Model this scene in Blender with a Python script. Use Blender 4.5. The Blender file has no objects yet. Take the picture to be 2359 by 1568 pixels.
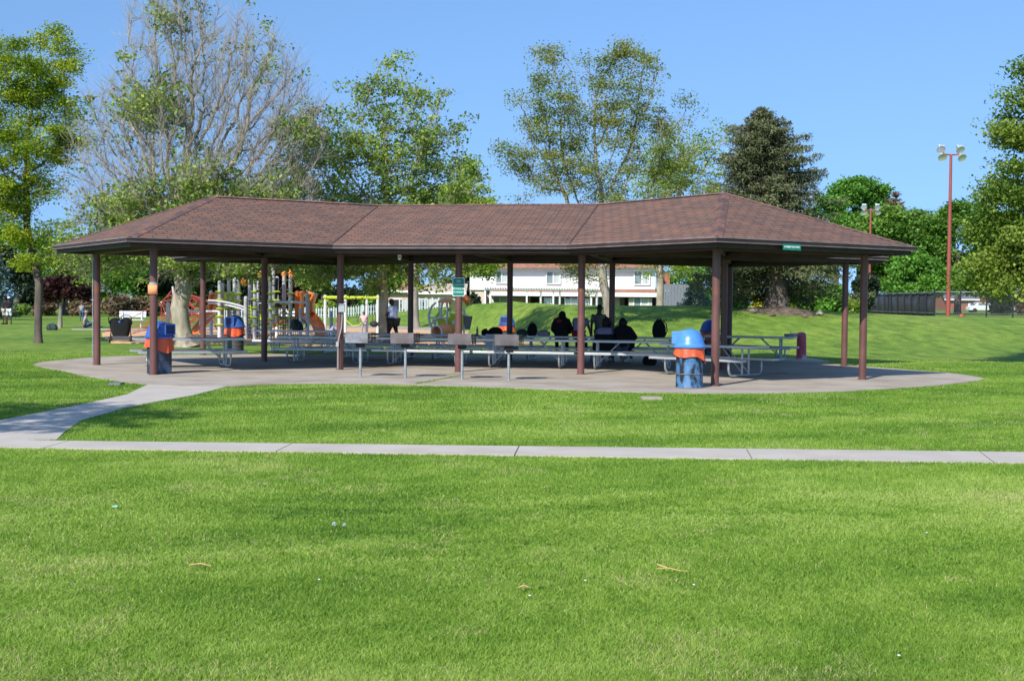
import bpy, bmesh, math, random
import numpy as np
from mathutils import Vector, Matrix
R = math.radians
random.seed(7); rng = np.random.default_rng(7)
sc = bpy.context.scene
col = sc.collection
# ------------------------------------------------------------------ camera, world, sun, exposure
F_PX, PITCH, ROLL, EYE = 3033.0, 0.0308, 0.0087, 1.85      # focal length for a 2358 px wide frame
cam_d = bpy.data.cameras.new('camera'); cam = bpy.data.objects.new('camera', cam_d); col.objects.link(cam)
cam_d.sensor_width = 36.0; cam_d.lens = F_PX / 2358.0 * 36.0
cam_d.clip_start = 0.1; cam_d.clip_end = 6000.0
cam.matrix_world = (Matrix.Translation((0, 0, EYE)) @ Matrix.Rotation(math.pi/2 - PITCH, 4, 'X') @ Matrix.Rotation(ROLL, 4, 'Z'))
sc.camera = cam
SUN_EL, SUN_AZ = R(37.5), (-0.47, -0.88)                   # the sun stands behind the camera, to its left
world = bpy.data.worlds.new('World'); sc.world = world; world.use_nodes = True
wn = world.node_tree.nodes; wl = world.node_tree.links
bg = wn['Background']; sky = wn.new('ShaderNodeTexSky'); sky.sky_type = 'NISHITA'
sky.sun_disc = False; sky.sun_elevation = SUN_EL
sky.sun_rotation = math.atan2(SUN_AZ[0], SUN_AZ[1])
sky.altitude = 1300.0; sky.air_density = 1.0; sky.dust_density = 0.4; sky.ozone_density = 1.7
# the air over the valley is clear down to the horizon: sample the sky a little higher up
stc = wn.new('ShaderNodeTexCoord'); sma = wn.new('ShaderNodeVectorMath'); sma.operation = 'MULTIPLY_ADD'
sma.inputs[1].default_value = (1, 1, .58); sma.inputs[2].default_value = (0, 0, .22)
wl.new(stc.outputs['Generated'], sma.inputs[0]); wl.new(sma.outputs[0], sky.inputs['Vector'])
hsv = wn.new('ShaderNodeHueSaturation'); hsv.inputs['Saturation'].default_value = 1.13
wl.new(sky.outputs['Color'], hsv.inputs['Color']); wl.new(hsv.outputs['Color'], bg.inputs['Color']); bg.inputs['Strength'].default_value = 0.15
sd = bpy.data.lights.new('sun', 'SUN'); sd.energy = 3.95; sd.angle = R(0.55); sd.color = (1.0, 0.955, 0.88)
sun = bpy.data.objects.new('sun', sd); col.objects.link(sun)
_n = math.hypot(*SUN_AZ)
sdir = Vector((SUN_AZ[0]/_n*math.cos(SUN_EL), SUN_AZ[1]/_n*math.cos(SUN_EL), math.sin(SUN_EL)))
sun.rotation_euler = sdir.to_track_quat('Z', 'Y').to_euler(); sun.location = (-40, -60, 60)
sc.view_settings.view_transform = 'Standard'; sc.view_settings.look = 'None'
sc.view_settings.exposure = 0.55; sc.view_settings.gamma = 1.0; sc.view_settings.use_curve_mapping = False
sc.render.engine = 'CYCLES'
sc.cycles.max_bounces = 6; sc.cycles.transparent_max_bounces = 12
sc.cycles.diffuse_bounces = 3; sc.cycles.glossy_bounces = 2; sc.cycles.transmission_bounces = 3
# ------------------------------------------------------------------ helpers
def ray(xd, yd):
    dx, dy = xd - 1179.0, yd - 784.0
    u = dx*math.cos(ROLL) + dy*math.sin(ROLL); v = -dx*math.sin(ROLL) + dy*math.cos(ROLL)
    return Vector((u, F_PX*math.cos(PITCH) - v*math.sin(PITCH), -F_PX*math.sin(PITCH) - v*math.cos(PITCH)))
def at(xd, yd, Y):
    d = ray(xd, yd); k = Y / d.y
    return Vector((d.x*k, Y, EYE + d.z*k))
def gnd(xd, yd, z=0.0):
    d = ray(xd, yd); k = (z - EYE) / d.z
    return Vector((d.x*k, d.y*k, z))
def sstep(t): t = np.clip(t, 0, 1); return t*t*(3 - 2*t)
# the berm: where its crest stands and how high, by direction from the camera (D px of a 2358 px frame)
_cx = [-600, 600, 790, 985, 1080, 1169, 1243, 1335, 1584, 1639, 1783, 1945, 2131, 2358, 3200]
_cy = [706, 731, 731, 711, 701, 693, 698, 703.5, 704, 705, 711, 719, 728, 733, 739]
_Y  = [120, 120, 110, 95, 85, 75, 68, 62, 62, 62, 62, 62, 62, 62, 62]
_F  = [100, 100, 92, 84, 74, 62, 56, 46, 45.5, 45.5, 45.5, 45.5, 45.5, 46, 46]
_az = np.array([(x - 1179)/F_PX for x in _cx]); _Yc = np.array(_Y, float); _Yf = np.array(_F, float)
_zc = np.array([max(0.03, at(x, y, Y).z) for x, y, Y in zip(_cx, _cy, _Y)])
_zc[0] = _zc[1] = 0.05
def terr(x, y):
    x = np.asarray(x, float); y = np.asarray(y, float)
    a = x/np.maximum(y, 5.0)
    Yc = np.interp(a, _az, _Yc); Yf = np.interp(a, _az, _Yf); zc = np.interp(a, _az, _zc)
    up = sstep((y - Yf)/(Yc - Yf)); dn = 1 - 0.5*sstep((y - Yc)/28.0)
    und = 0.05*np.sin(x*0.31 + 1.3)*np.sin(y*0.23) * sstep((y - Yf)/12.0) * sstep((zc - .3)/.5) * sstep((Yc-2-y)/8)
    return zc*up*dn + und
def tz(x, y): return float(terr(x, y))
def tag(o, label=None, cat=None, group=None, kind=None):
    if label: o['label'] = label
    if cat: o['category'] = cat
    if group: o['group'] = group
    if kind: o['kind'] = kind
    return o
def thing(name, label, cat, loc=(0, 0, 0), rz=0.0, group=None):
    o = bpy.data.objects.new(name, None); col.objects.link(o)
    o.location = loc; o.rotation_euler = (0, 0, rz); o.empty_display_size = 0.2
    return tag(o, label, cat, group)
def dup(root, loc, rz, label=None, group=None):
    r = root.copy(); col.objects.link(r); r.location = loc; r.rotation_euler = (0, 0, rz)
    if label: r['label'] = label
    if group: r['group'] = group
    for ch in list(root.children):
        c = ch.copy(); col.objects.link(c); c.parent = r
        for g in list(ch.children):
            d = g.copy(); col.objects.link(d); d.parent = c
    return r
class MB:
    def __init__(s): s.v = []; s.f = []; s.uv = {}; s.M = Matrix.Identity(4); s.mi = {}; s.cur = 0
    def add(s, vs, fs):
        b = len(s.v); s.v += [tuple(s.M @ Vector(p)) for p in vs]
        for f in fs:
            if s.cur: s.mi[len(s.f)] = s.cur
            s.f.append(tuple(b + i for i in f))
        return s
    def box(s, c, d, rz=0.0, m=None):
        x, y, z = d[0]/2, d[1]/2, d[2]/2
        m = m or (Matrix.Translation(c) @ Matrix.Rotation(rz, 4, 'Z'))
        vs = [m @ Vector((a*x, b*y, e*z)) for a in (-1, 1) for b in (-1, 1) for e in (-1, 1)]
        return s.add(vs, [(0, 1, 3, 2), (4, 6, 7, 5), (0, 4, 5, 1), (2, 3, 7, 6), (0, 2, 6, 4), (1, 5, 7, 3)])
    def bar(s, p, q, w, h):
        p, q = Vector(p), Vector(q); d = q - p; L = d.length
        m = Matrix.Translation((p + q)/2) @ d.to_track_quat('X', 'Z').to_matrix().to_4x4()
        return s.box(None, (L, w, h), m=m)
    def tube(s, pts, r, n=8, cap=True):
        pts = [Vector(p) for p in pts]; k = len(pts); rs = r if isinstance(r, (list, tuple)) else [r]*k
        vs = []; ref = None
        for i, p in enumerate(pts):
            d = (pts[min(i+1, k-1)] - pts[max(i-1, 0)]).normalized()
            if ref is None: ref = Vector((0, 0, 1)) if abs(d.z) < .9 else Vector((1, 0, 0))
            a = (ref - d*ref.dot(d)).normalized(); b = d.cross(a); ref = a
            vs += [p + (a*math.cos(t) + b*math.sin(t))*rs[i] for t in (2*math.pi*j/n for j in range(n))]
        fs = [(i*n + j, i*n + (j+1) % n, (i+1)*n + (j+1) % n, (i+1)*n + j) for i in range(k-1) for j in range(n)]
        if cap: fs += [tuple(range(n))[::-1], tuple(range((k-1)*n, k*n))]
        return s.add(vs, fs)
    def lathe(s, prof, c=(0, 0, 0), n=20, sq=(1, 1)):
        k = len(prof); vs = []
        for r, z in prof:
            vs += [(c[0] + r*math.cos(2*math.pi*j/n)*sq[0], c[1] + r*math.sin(2*math.pi*j/n)*sq[1], c[2] + z) for j in range(n)]
        fs = [(i*n + j, i*n + (j+1) % n, (i+1)*n + (j+1) % n, (i+1)*n + j) for i in range(k-1) for j in range(n)]
        fs += [tuple(range(n))[::-1], tuple(range((k-1)*n, k*n))]
        return s.add(vs, fs)
    def ball(s, c, r, nu=12, nv=8, m=None):
        r = r if isinstance(r, (tuple, list)) else (r, r, r); vs = []
        m = m or Matrix.Identity(4); o = Vector(c)
        for i in range(nv+1):
            t = math.pi*i/nv
            for j in range(nu):
                p = 2*math.pi*j/nu
                vs.append(o + m @ Vector((r[0]*math.sin(t)*math.cos(p), r[1]*math.sin(t)*math.sin(p), r[2]*math.cos(t))))
        fs = [(i*nu + j, (i+1)*nu + j, (i+1)*nu + (j+1) % nu, i*nu + (j+1) % nu) for i in range(nv) for j in range(nu)]
        return s.add(vs, fs)
    def prism(s, poly, z0, z1):
        n = len(poly); vs = [(p[0], p[1], z0) for p in poly] + [(p[0], p[1], z1) for p in poly]
        return s.add(vs, [tuple(range(n))[::-1], tuple(range(n, 2*n))] + [(i, (i+1) % n, n + (i+1) % n, n + i) for i in range(n)])
    def slab(s, quad, th, n=None):      # planar polygon given thickness along its normal (downwards)
        q = [Vector(p) for p in quad]; nn = n or ((q[1]-q[0]).cross(q[2]-q[0])).normalized()
        k = len(q); vs = q + [p - nn*th for p in q]
        return s.add(vs, [tuple(range(k)), tuple(range(k, 2*k))[::-1]] + [(i, k+i, k+(i+1) % k, (i+1) % k) for i in range(k)])
    def build(s, name, mats, parent=None, smooth=False, bevel=0.0):
        me = bpy.data.meshes.new(name); me.from_pydata(s.v, [], s.f)
        for m in (mats if isinstance(mats, (list, tuple)) else [mats]): me.materials.append(m)
        for i, k in s.mi.items(): me.polygons[i].material_index = k
        bm = bmesh.new(); bm.from_mesh(me); bmesh.ops.remove_doubles(bm, verts=bm.verts, dist=1e-5)
        bmesh.ops.recalc_face_normals(bm, faces=bm.faces)
        if smooth:
            for f in bm.faces: f.smooth = True
            for e in bm.edges:
                if len(e.link_faces) == 2 and e.calc_face_angle(0) > 0.7: e.smooth = False
        bm.to_mesh(me); bm.free()
        o = bpy.data.objects.new(name, me); col.objects.link(o); o.parent = parent
        if bevel:
            b = o.modifiers.new('bevel', 'BEVEL'); b.width = bevel; b.segments = 2; b.limit_method = 'ANGLE'
        return o
def npmesh(name, V, Fc, mats, parent=None, tone=None, smooth=False):
    V = np.asarray(V, np.float32); Fc = np.asarray(Fc, np.int32); k = Fc.shape[1]
    me = bpy.data.meshes.new(name)
    me.vertices.add(len(V)); me.vertices.foreach_set('co', V.ravel())
    me.loops.add(Fc.size); me.loops.foreach_set('vertex_index', Fc.ravel())
    me.polygons.add(len(Fc)); me.polygons.foreach_set('loop_start', np.arange(0, Fc.size, k, dtype=np.int32))
    if smooth: me.polygons.foreach_set('use_smooth', np.ones(len(Fc), bool))
    if tone is not None:
        a = me.attributes.new('tone', 'FLOAT', 'FACE'); a.data.foreach_set('value', np.asarray(tone, np.float32))
    me.update(calc_edges=True); me.validate()
    me.materials.append(mats)
    o = bpy.data.objects.new(name, me); col.objects.link(o); o.parent = parent
    return o
# ------------------------------------------------------------------ materials
def newmat(name):
    m = bpy.data.materials.new(name); m.use_nodes = True
    return m, m.node_tree.nodes, m.node_tree.links, m.node_tree.nodes['Principled BSDF']
def ramp(n, stops):
    r = n.new('ShaderNodeValToRGB'); e = r.color_ramp.elements
    e[0].position, e[0].color = stops[0][0], (*stops[0][1], 1); e[1].position, e[1].color = stops[-1][0], (*stops[-1][1], 1)
    for p, c in stops[1:-1]:
        x = e.new(p); x.color = (*c, 1)
    return r
def noisy(name, c1, c2, scale=6.0, rough=0.7, metal=0.0, bump=0.0, detail=5.0, stretch=(1, 1, 1), spec=None, lo=.35, hi=.65, bscale=None, extra=None):
    m, n, l, b = newmat(name)
    tc = n.new('ShaderNodeTexCoord'); mp = n.new('ShaderNodeMapping'); mp.inputs['Scale'].default_value = stretch
    l.new(tc.outputs['Object'], mp.inputs['Vector'])
    t = n.new('ShaderNodeTexNoise'); t.inputs['Scale'].default_value = scale; t.inputs['Detail'].default_value = detail
    l.new(mp.outputs['Vector'], t.inputs['Vector'])
    r = ramp(n, [(lo, c1), (hi, c2)]); l.new(t.outputs['Fac'], r.inputs['Fac']); out = r.outputs['Color']
    if extra:                                   # (colour, scale, lo, hi): patches of a third colour
        t3 = n.new('ShaderNodeTexNoise'); t3.inputs['Scale'].default_value = extra[1]; t3.inputs['Detail'].default_value = 6
        l.new(mp.outputs['Vector'], t3.inputs['Vector'])
        r3 = ramp(n, [(extra[2], (0, 0, 0)), (extra[3], (1, 1, 1))]); l.new(t3.outputs['Fac'], r3.inputs['Fac'])
        mx = n.new('ShaderNodeMix'); mx.data_type = 'RGBA'; mx.inputs[7].default_value = (*extra[0], 1)
        l.new(r3.outputs['Color'], mx.inputs[0]); l.new(out, mx.inputs[6]); out = mx.outputs[2]
    l.new(out, b.inputs['Base Color'])
    b.inputs['Roughness'].default_value = rough; b.inputs['Metallic'].default_value = metal
    if spec is not None: b.inputs['Specular IOR Level'].default_value = spec
    if bump:
        t2 = n.new('ShaderNodeTexNoise'); t2.inputs['Scale'].default_value = bscale or scale*6; t2.inputs['Detail'].default_value = 4
        l.new(mp.outputs['Vector'], t2.inputs['Vector'])
        bp = n.new('ShaderNodeBump'); bp.inputs['Strength'].default_value = bump; bp.inputs['Distance'].default_value = .02
        l.new(t2.outputs['Fac'], bp.inputs['Height']); l.new(bp.outputs['Normal'], b.inputs['Normal'])
    return m
def plain(name, c, rough=0.6, metal=0.0, var=0.12, scale=5.0):
    d = tuple(max(0, x*(1 - var)) for x in c); u = tuple(min(1, x*(1 + var)) for x in c)
    return noisy(name, d, u, scale, rough, metal)
def leafmat(name, cols, trans=0.35, rough=0.55):
    m, n, l, b = newmat(name)
    a = n.new('ShaderNodeAttribute'); a.attribute_name = 'tone'
    k = len(cols); r = ramp(n, [(i/(k-1), c) for i, c in enumerate(cols)])
    l.new(a.outputs['Fac'], r.inputs['Fac']); l.new(r.outputs['Color'], b.inputs['Base Color'])
    b.inputs['Roughness'].default_value = rough; b.inputs['Specular IOR Level'].default_value = 0.25
    tr = n.new('ShaderNodeBsdfTranslucent'); mx = n.new('ShaderNodeMixShader'); mx.inputs[0].default_value = trans
    hs = n.new('ShaderNodeHueSaturation'); hs.inputs['Value'].default_value = 1.5; hs.inputs['Hue'].default_value = .485
    l.new(r.outputs['Color'], hs.inputs['Color']); l.new(hs.outputs['Color'], tr.inputs['Color'])
    l.new(b.outputs[0], mx.inputs[1]); l.new(tr.outputs[0], mx.inputs[2])
    l.new(mx.outputs[0], n['Material Output'].inputs['Surface'])
    return m
M = {}
M['concrete'] = noisy('concrete', (.36, .305, .245), (.44, .385, .315), 1.1, .9, bump=.12, detail=9, extra=((.27, .205, .145), .7, .50, .72))
M['walk'] = noisy('pale_concrete', (.44, .385, .32), (.51, .455, .39), 1.5, .9, bump=.1, detail=8, extra=((.44, .41, .36), .7, .5, .8))
M['shade_walk'] = M['walk']
M['column'] = noisy('brown_painted_steel', (.115, .050, .042), (.165, .072, .060), 2.0, .42, bump=.04, extra=((.20, .075, .03), 1.6, .62, .72))
M['fascia'] = noisy('dark_brown_fascia', (.048, .030, .025), (.066, .042, .035), 3, .6, spec=.25)
M['beam'] = noisy('dark_beam', (.050, .030, .026), (.075, .045, .038), 2, .6)
M['deck'] = noisy('brown_roof_underside', (.045, .033, .028), (.065, .048, .040), 2, .8)
M['gutter_lip'] = noisy('weathered_gutter', (.16, .13, .13), (.24, .20, .20), 4, .45)
M['galv'] = noisy('galvanised_steel', (.33, .37, .38), (.46, .50, .50), 9, .42, .65, bump=.03)
M['alum'] = noisy('aluminium_plank', (.42, .44, .44), (.56, .58, .58), 5, .40, .5, stretch=(.3, 3, 3))
M['grillbox'] = noisy('heat_stained_steel', (.10, .085, .085), (.20, .175, .175), 3.5, .6, .35, bump=.08, extra=((.15, .09, .06), 5, .55, .75))
M['grillgrey'] = noisy('ashy_steel', (.17, .18, .20), (.30, .32, .35), 4.5, .6, .35, bump=.08, extra=((.13, .09, .08), 4, .5, .75))
M['iron'] = noisy('black_iron', (.018, .016, .016), (.04, .034, .03), 12, .6, .3)
M['blue'] = noisy('blue_plastic', (.035, .10, .38), (.045, .13, .46), 5, .42, extra=((.10, .19, .45), 9, .56, .72), detail=9)
M['darkblue'] = noisy('dark_opening', (.008, .02, .10), (.01, .03, .14), 3, .6)
M['sky_blue'] = noisy('pale_blue_plastic', (.06, .22, .62), (.085, .26, .70), 4, .36, extra=((.13, .30, .66), 9, .56, .75), detail=9)
M['liner'] = noisy('orange_liner', (.62, .085, .022), (.78, .12, .035), 5, .38, bump=.5, bscale=14)
M['drum_blue'] = noisy('worn_blue_drum', (.045, .13, .27), (.10, .24, .42), 16, .5, bump=.1, extra=((.012, .016, .022), 8, .49, .60), detail=12, stretch=(1, 1, .55))
M['drum_black'] = noisy('mottled_black_drum', (.014, .018, .026), (.045, .058, .08), 5, .5, extra=((.16, .22, .30), 5, .54, .68), detail=10, stretch=(1, 1, .5))  # near-black mottle with blue-grey patches
M['drum_grey'] = noisy('grey_drum', (.045, .047, .050), (.065, .067, .070), 5, .5)
M['rust'] = noisy('rusty_rim', (.10, .08, .07), (.22, .18, .15), 8, .6)
M['sign_green'] = plain('sign_green', (.004, .20, .145), .35, 0, .05)
M['sign_white'] = plain('sign_white', (.72, .80, .78), .4, 0, .04)
M['paper'] = plain('orange_paper', (.85, .33, .14), .8, 0, .05)
M['grey_box'] = plain('grey_enamel', (.36, .41, .40), .4, .1, .08)
M['white'] = plain('white_paint', (.80, .81, .80), .5, 0, .04)
M['cream'] = plain('cream_wall', (.58, .50, .40), .8, 0, .06)
M['beige'] = plain('beige_wall', (.50, .42, .33), .8, 0, .06)
M['tile'] = noisy('terracotta_roof', (.27, .12, .075), (.40, .19, .12), 2.5, .85, stretch=(1, 1, 4), bump=.2)
M['brick'] = noisy('brick', (.26, .10, .06), (.38, .16, .10), 3, .9)
M['glass'] = noisy('window_glass', (.16, .22, .22), (.24, .30, .30), .8, .12, .0)
M['blind'] = noisy('blind', (.42, .48, .46), (.50, .56, .54), 1.5, .6)
M['dark'] = plain('dark_recess', (.02, .02, .02), .8)
M['slat_white'] = plain('trellis_white', (.74, .74, .74), .7, 0, .08)
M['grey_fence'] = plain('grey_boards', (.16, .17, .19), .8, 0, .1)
M['picket'] = plain('white_picket', (.50, .55, .57), .5, 0, .05)
M['pgrey'] = plain('light_grey_powder_coat', (.62, .63, .67), .45, .0, .06)
M['lime'] = plain('lime_plastic', (.42, .55, .015), .4, 0, .06)
M['limepale'] = plain('pale_lime_panel', (.66, .80, .25), .5, 0, .05)
M['orange'] = plain('orange_plastic', (.92, .25, .045), .38, 0, .06)
M['peach'] = plain('pale_orange_plastic', (.92, .36, .16), .45, 0, .05)
M['rope_red'] = plain('red_rope', (.42, .07, .055), .7, 0, .08)
M['rope_black'] = plain('black_rope', (.02, .02, .022), .7)
M['chips'] = noisy('wood_chips', (.60, .34, .16), (.80, .50, .26), 9, .95, bump=.4, detail=8, extra=((.46, .27, .14), 1.2, .5, .75))
M['soil'] = noisy('root_bed_soil', (.07, .055, .035), (.19, .14, .10), 5, .95, bump=.8)
M['maroon'] = noisy('maroon_paint', (.48, .06, .10), (.56, .10, .14), 3, .45, extra=((.60, .40, .42), 2.6, .54, .62))
M['pole_red'] = plain('red_oxide_pole', (.30, .065, .045), .5, 0, .08)
M['lamp_metal'] = plain('lamp_housing', (.62, .66, .68), .3, .5, .06)
M['screen'] = noisy('black_windscreen', (.020, .022, .025), (.045, .048, .052), 1.6, .85, stretch=(1, 1, .4)); M['screen'].node_tree.nodes['Principled BSDF'].inputs['Alpha'].default_value = .84
M['black_steel'] = plain('black_steel', (.02, .024, .03), .45, .3)
M['bark_grey'] = noisy('grey_bark', (.20, .17, .14), (.34, .30, .25), 4, .9, bump=.5, stretch=(1, 1, .3))
M['bark_syc'] = noisy('mottled_sycamore_bark', (.26, .22, .16), (.46, .40, .30), 3.2, .9, bump=.4, stretch=(1, 1, .4), extra=((.17, .14, .11), 2.2, .5, .6))
M['bark_dark'] = noisy('dark_bark', (.075, .060, .050), (.15, .12, .10), 5, .95, bump=.6, stretch=(1, 1, .3))
M['twig'] = plain('bare_twigs', (.36, .315, .255), .9, 0, .15)
M['twig_dark'] = plain('dark_twigs', (.16, .135, .11), .9, 0, .15)
# ------------------------------------------------------------------ ground, lawn, paving
def grass_mat():
    m, n, l, b = newmat('lawn')
    g = n.new('ShaderNodeNewGeometry')
    def noise_(scale, detail=4, stretch=(1, 1, 1)):
        mp = n.new('ShaderNodeMapping'); mp.inputs['Scale'].default_value = stretch; l.new(g.outputs['Position'], mp.inputs['Vector'])
        t = n.new('ShaderNodeTexNoise'); t.inputs['Scale'].default_value = scale; t.inputs['Detail'].default_value = detail
        l.new(mp.outputs['Vector'], t.inputs['Vector']); return t
    big = noise_(.22, 5, (1, .8, 1)); mid = noise_(2.2, 5, (1, .5, 1)); fine = noise_(26, 4, (1, .45, 1))
    r1 = ramp(n, [(.30, (.125, .225, .036)), (.5, (.175, .282, .046)), (.72, (.240, .325, .064))]); l.new(big.outputs['Fac'], r1.inputs['Fac'])
    r2 = ramp(n, [(.30, (.60, .66, .58)), (.70, (1.30, 1.22, 1.1))]); l.new(mid.outputs['Fac'], r2.inputs['Fac'])
    r3 = ramp(n, [(.28, (.55, .58, .5)), (.72, (1.35, 1.3, 1.3))]); l.new(fine.outputs['Fac'], r3.inputs['Fac'])
    m1 = n.new('ShaderNodeMix'); m1.data_type = 'RGBA'; m1.blend_type = 'MULTIPLY'; m1.inputs[0].default_value = 1
    l.new(r1.outputs[0], m1.inputs[6]); l.new(r2.outputs[0], m1.inputs[7])
    m2 = n.new('ShaderNodeMix'); m2.data_type = 'RGBA'; m2.blend_type = 'MULTIPLY'; m2.inputs[0].default_value = 1
    l.new(m1.outputs[2], m2.inputs[6]); l.new(r3.outputs[0], m2.inputs[7])
    l.new(m2.outputs[2], b.inputs['Base Color']); b.inputs['Roughness'].default_value = .85; b.inputs['Specular IOR Level'].default_value = .15
    bp = n.new('ShaderNodeBump'); bp.inputs['Strength'].default_value = .6; bp.inputs['Distance'].default_value = .05
    l.new(fine.outputs['Fac'], bp.inputs['Height']); l.new(bp.outputs['Normal'], b.inputs['Normal'])
    return m
M['lawn'] = grass_mat()
xs = np.concatenate([[-1500, -700, -400, -250], np.arange(-180, -40, 6), np.arange(-40, 60, 1.25), np.arange(60, 180, 6), [250, 400, 700, 1500]])
ys = np.concatenate([[-60, -20, 0, 20, 40], np.arange(44, 110, 1.0), np.arange(110, 200, 6), [250, 400, 800, 2500]])
XX, YY = np.meshgrid(xs, ys); ZZ = terr(XX, YY)
nx, ny = len(xs), len(ys)
idx = np.arange(nx*ny).reshape(ny, nx)
Fq = np.stack([idx[:-1, :-1].ravel(), idx[:-1, 1:].ravel(), idx[1:, 1:].ravel(), idx[1:, :-1].ravel()], 1)
o = npmesh('ground', np.stack([XX.ravel(), YY.ravel(), ZZ.ravel()], 1), Fq, M['lawn'], smooth=True); tag(o, kind='structure')

def smooth_poly(pts, n=4):          # Catmull-Rom through a closed outline
    out = []; k = len(pts)
    for i in range(k):
        p0, p1, p2, p3 = (Vector(pts[(i+j-1) % k]) for j in range(4))
        for t in (j/n for j in range(n)):
            out.append(.5*((2*p1) + (p2-p0)*t + (2*p0-5*p1+4*p2-p3)*t*t + (3*p1-p0-3*p2+p3)*t**3))
    return out
pad_px = [(77, 838.5), (150, 854), (207, 867), (341, 884.5), (440, 890), (520, 889), (640, 884), (780, 882.6), (1000, 887), (1200, 893), (1330, 898),
          (1500, 903), (1700, 905), (1900, 901.5), (2050, 894), (2180, 885), (2250, 876), (2262, 870), (2200, 860), (2100, 852), (1936, 839), (1841, 829), (1700, 824), (1400, 820), (1100, 817),
          (800, 815), (560, 815), (336, 818.5), (248, 821), (150, 828)]
pad = [Vector((p.x, p.y, 0)) for p in (gnd(*q, z=.03) for q in pad_px)]
mb = MB(); mb.prism([(p.x, p.y) for p in smooth_poly(pad)], -.12, .03)
o = mb.build('paved_floor', M['concrete']); tag(o, kind='structure')
walk_px = [(341, 884.5), (291.5, 908), (211.6, 925.6), (110, 946), (0, 967), (-160, 1000), (-420, 1028), (131, 1010.8), (150, 992), (188, 967), (270, 943), (350, 926), (442, 910.5), (520, 890.5), (470, 887)]
wp = [gnd(*q, z=.024) for q in walk_px]
mb = MB(); mb.prism([(p.x, p.y) for p in wp], -.10, .024)
o = mb.build('path', M['walk']); tag(o, kind='structure')
# sidewalk slabs between control joints
A0, A1 = gnd(0, 1012.5, .027), gnd(2358, 1040, .027); B0, B1 = gnd(0, 1028.5, .027), gnd(2358, 1064.5, .027)
def on(P, Q, x):  # point of line PQ at world x
    t = (x - P.x)/(Q.x - P.x); return P + (Q - P)*t
jx = []
for (xa, ya), (xb, yb) in (((690, 1014), (645, 1038)), ((1195, 1022), (1185, 1047)), ((1708, 1031), (1722, 1054)), ((2238, 1038), (2268, 1062))):
    jx.append((gnd(xa, ya).x, gnd(xb, yb).x))
d_ = jx[2][0] - jx[1][0]
jx = [(jx[0][0] - k*d_, jx[0][1] - k*d_) for k in range(6, 0, -1)] + jx + [(jx[3][0] + k*d_, jx[3][1] + k*d_) for k in range(1, 7)]
mb = MB()
for (a, b), (c, d) in zip(jx[:-1], jx[1:]):
    q = [on(B0, B1, b + .008), on(B0, B1, d - .008), on(A0, A1, c - .008), on(A0, A1, a + .008)]
    mb.prism([(p.x, p.y) for p in q], -.11, .027)
o = mb.build('sidewalk', M['walk']); tag(o, kind='structure')
# playground surface
ch_px = [(235, 767), (254, 786), (275, 789), (436, 790), (560, 792), (700, 794.5), (900, 796), (1100, 795), (1240, 790), (1310, 784), (1290, 777), (1200, 772), (1070, 765), (960, 760), (880, 757), (780, 756), (560, 758), (340, 762.5), (280, 762)]
cp = [gnd(*q, z=.03) for q in ch_px]
mb = MB(); mb.prism([(p.x, p.y) for p in smooth_poly([Vector((p.x, p.y, 0)) for p in cp], 3)], -.1, .035)
o = mb.build('wood_chip_surface', M['chips']); tag(o, kind='structure')
bp_px = [(300, 761.5), (420, 760), (560, 757.5), (790, 755.5), (880, 756), (960, 759), (1070, 764), (1190, 771), (1300, 777), (1300, 773.5), (1190, 765), (1070, 758), (960, 753), (880, 750), (780, 749.5), (560, 752), (400, 755), (300, 757)]
bp_ = [gnd(*q, z=.05) for q in bp_px]
mb = MB(); mb.prism([(p.x, p.y) for p in bp_], -.08, .055); o = mb.build('playground_path', M['concrete']); tag(o, kind='structure')
lp = [gnd(165, 757), gnd(300, 757.5), gnd(300, 760.5), gnd(165, 759.5)]
mb = MB(); mb.prism([(p.x, p.y) for p in lp], -.07, .02); o = mb.build('lawn_path', M['concrete']); tag(o, kind='structure')
fp = gnd(1845, 828)
mb = MB(); mb.prism([(fp.x - .9, fp.y - 2.0), (fp.x + .55, fp.y - 1.6), (fp.x + .5, fp.y + .5), (fp.x - .6, fp.y + .5)], -.1, .022); o = mb.build('fountain_paving', M['walk']); tag(o, kind='structure')

# real grass blades on the near lawn, thinning with distance
M['blade'] = leafmat('grass_blade', [(.070, .170, .022), (.168, .305, .034), (.262, .405, .056), (.40, .515, .12), (.58, .50, .26)], .35, .5)
def inside(poly, x, y):
    c = np.zeros(len(x), bool); n = len(poly)
    for i in range(n):
        x0, y0 = poly[i][0], poly[i][1]; x1, y1 = poly[i-1][0], poly[i-1][1]
        if y0 == y1: continue
        c ^= ((y0 > y) != (y1 > y)) & (x < (x1 - x0)*(y - y0)/(y1 - y0) + x0)
    return c
def vnoise(x, y, s, seed):
    r = np.random.default_rng(seed); T = r.random((64, 64))
    u, v = x/s, y/s; i, j = np.floor(u).astype(int), np.floor(v).astype(int); fu, fv = u - i, v - j
    fu, fv = fu*fu*(3-2*fu), fv*fv*(3-2*fv); g = lambda a, b: T[a % 64, b % 64]
    return (g(i, j)*(1-fu) + g(i+1, j)*fu)*(1-fv) + (g(i, j+1)*(1-fu) + g(i+1, j+1)*fu)*fv
N = 2500000
yy = np.exp(rng.random(N*2)*np.log(44/5.6))*5.6
keep = rng.random(N*2) < np.minimum(1, (6/yy)**0.20)*np.clip((44 - yy)/9, 0, 1)**.7; yy = yy[keep][:N]
xx = (rng.random(len(yy))*2 - 1)*(.405*yy + 3.4)
bad = inside([(p.x, p.y) for p in smooth_poly(pad)], xx, yy) | inside([(p.x, p.y) for p in wp], xx, yy)
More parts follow.
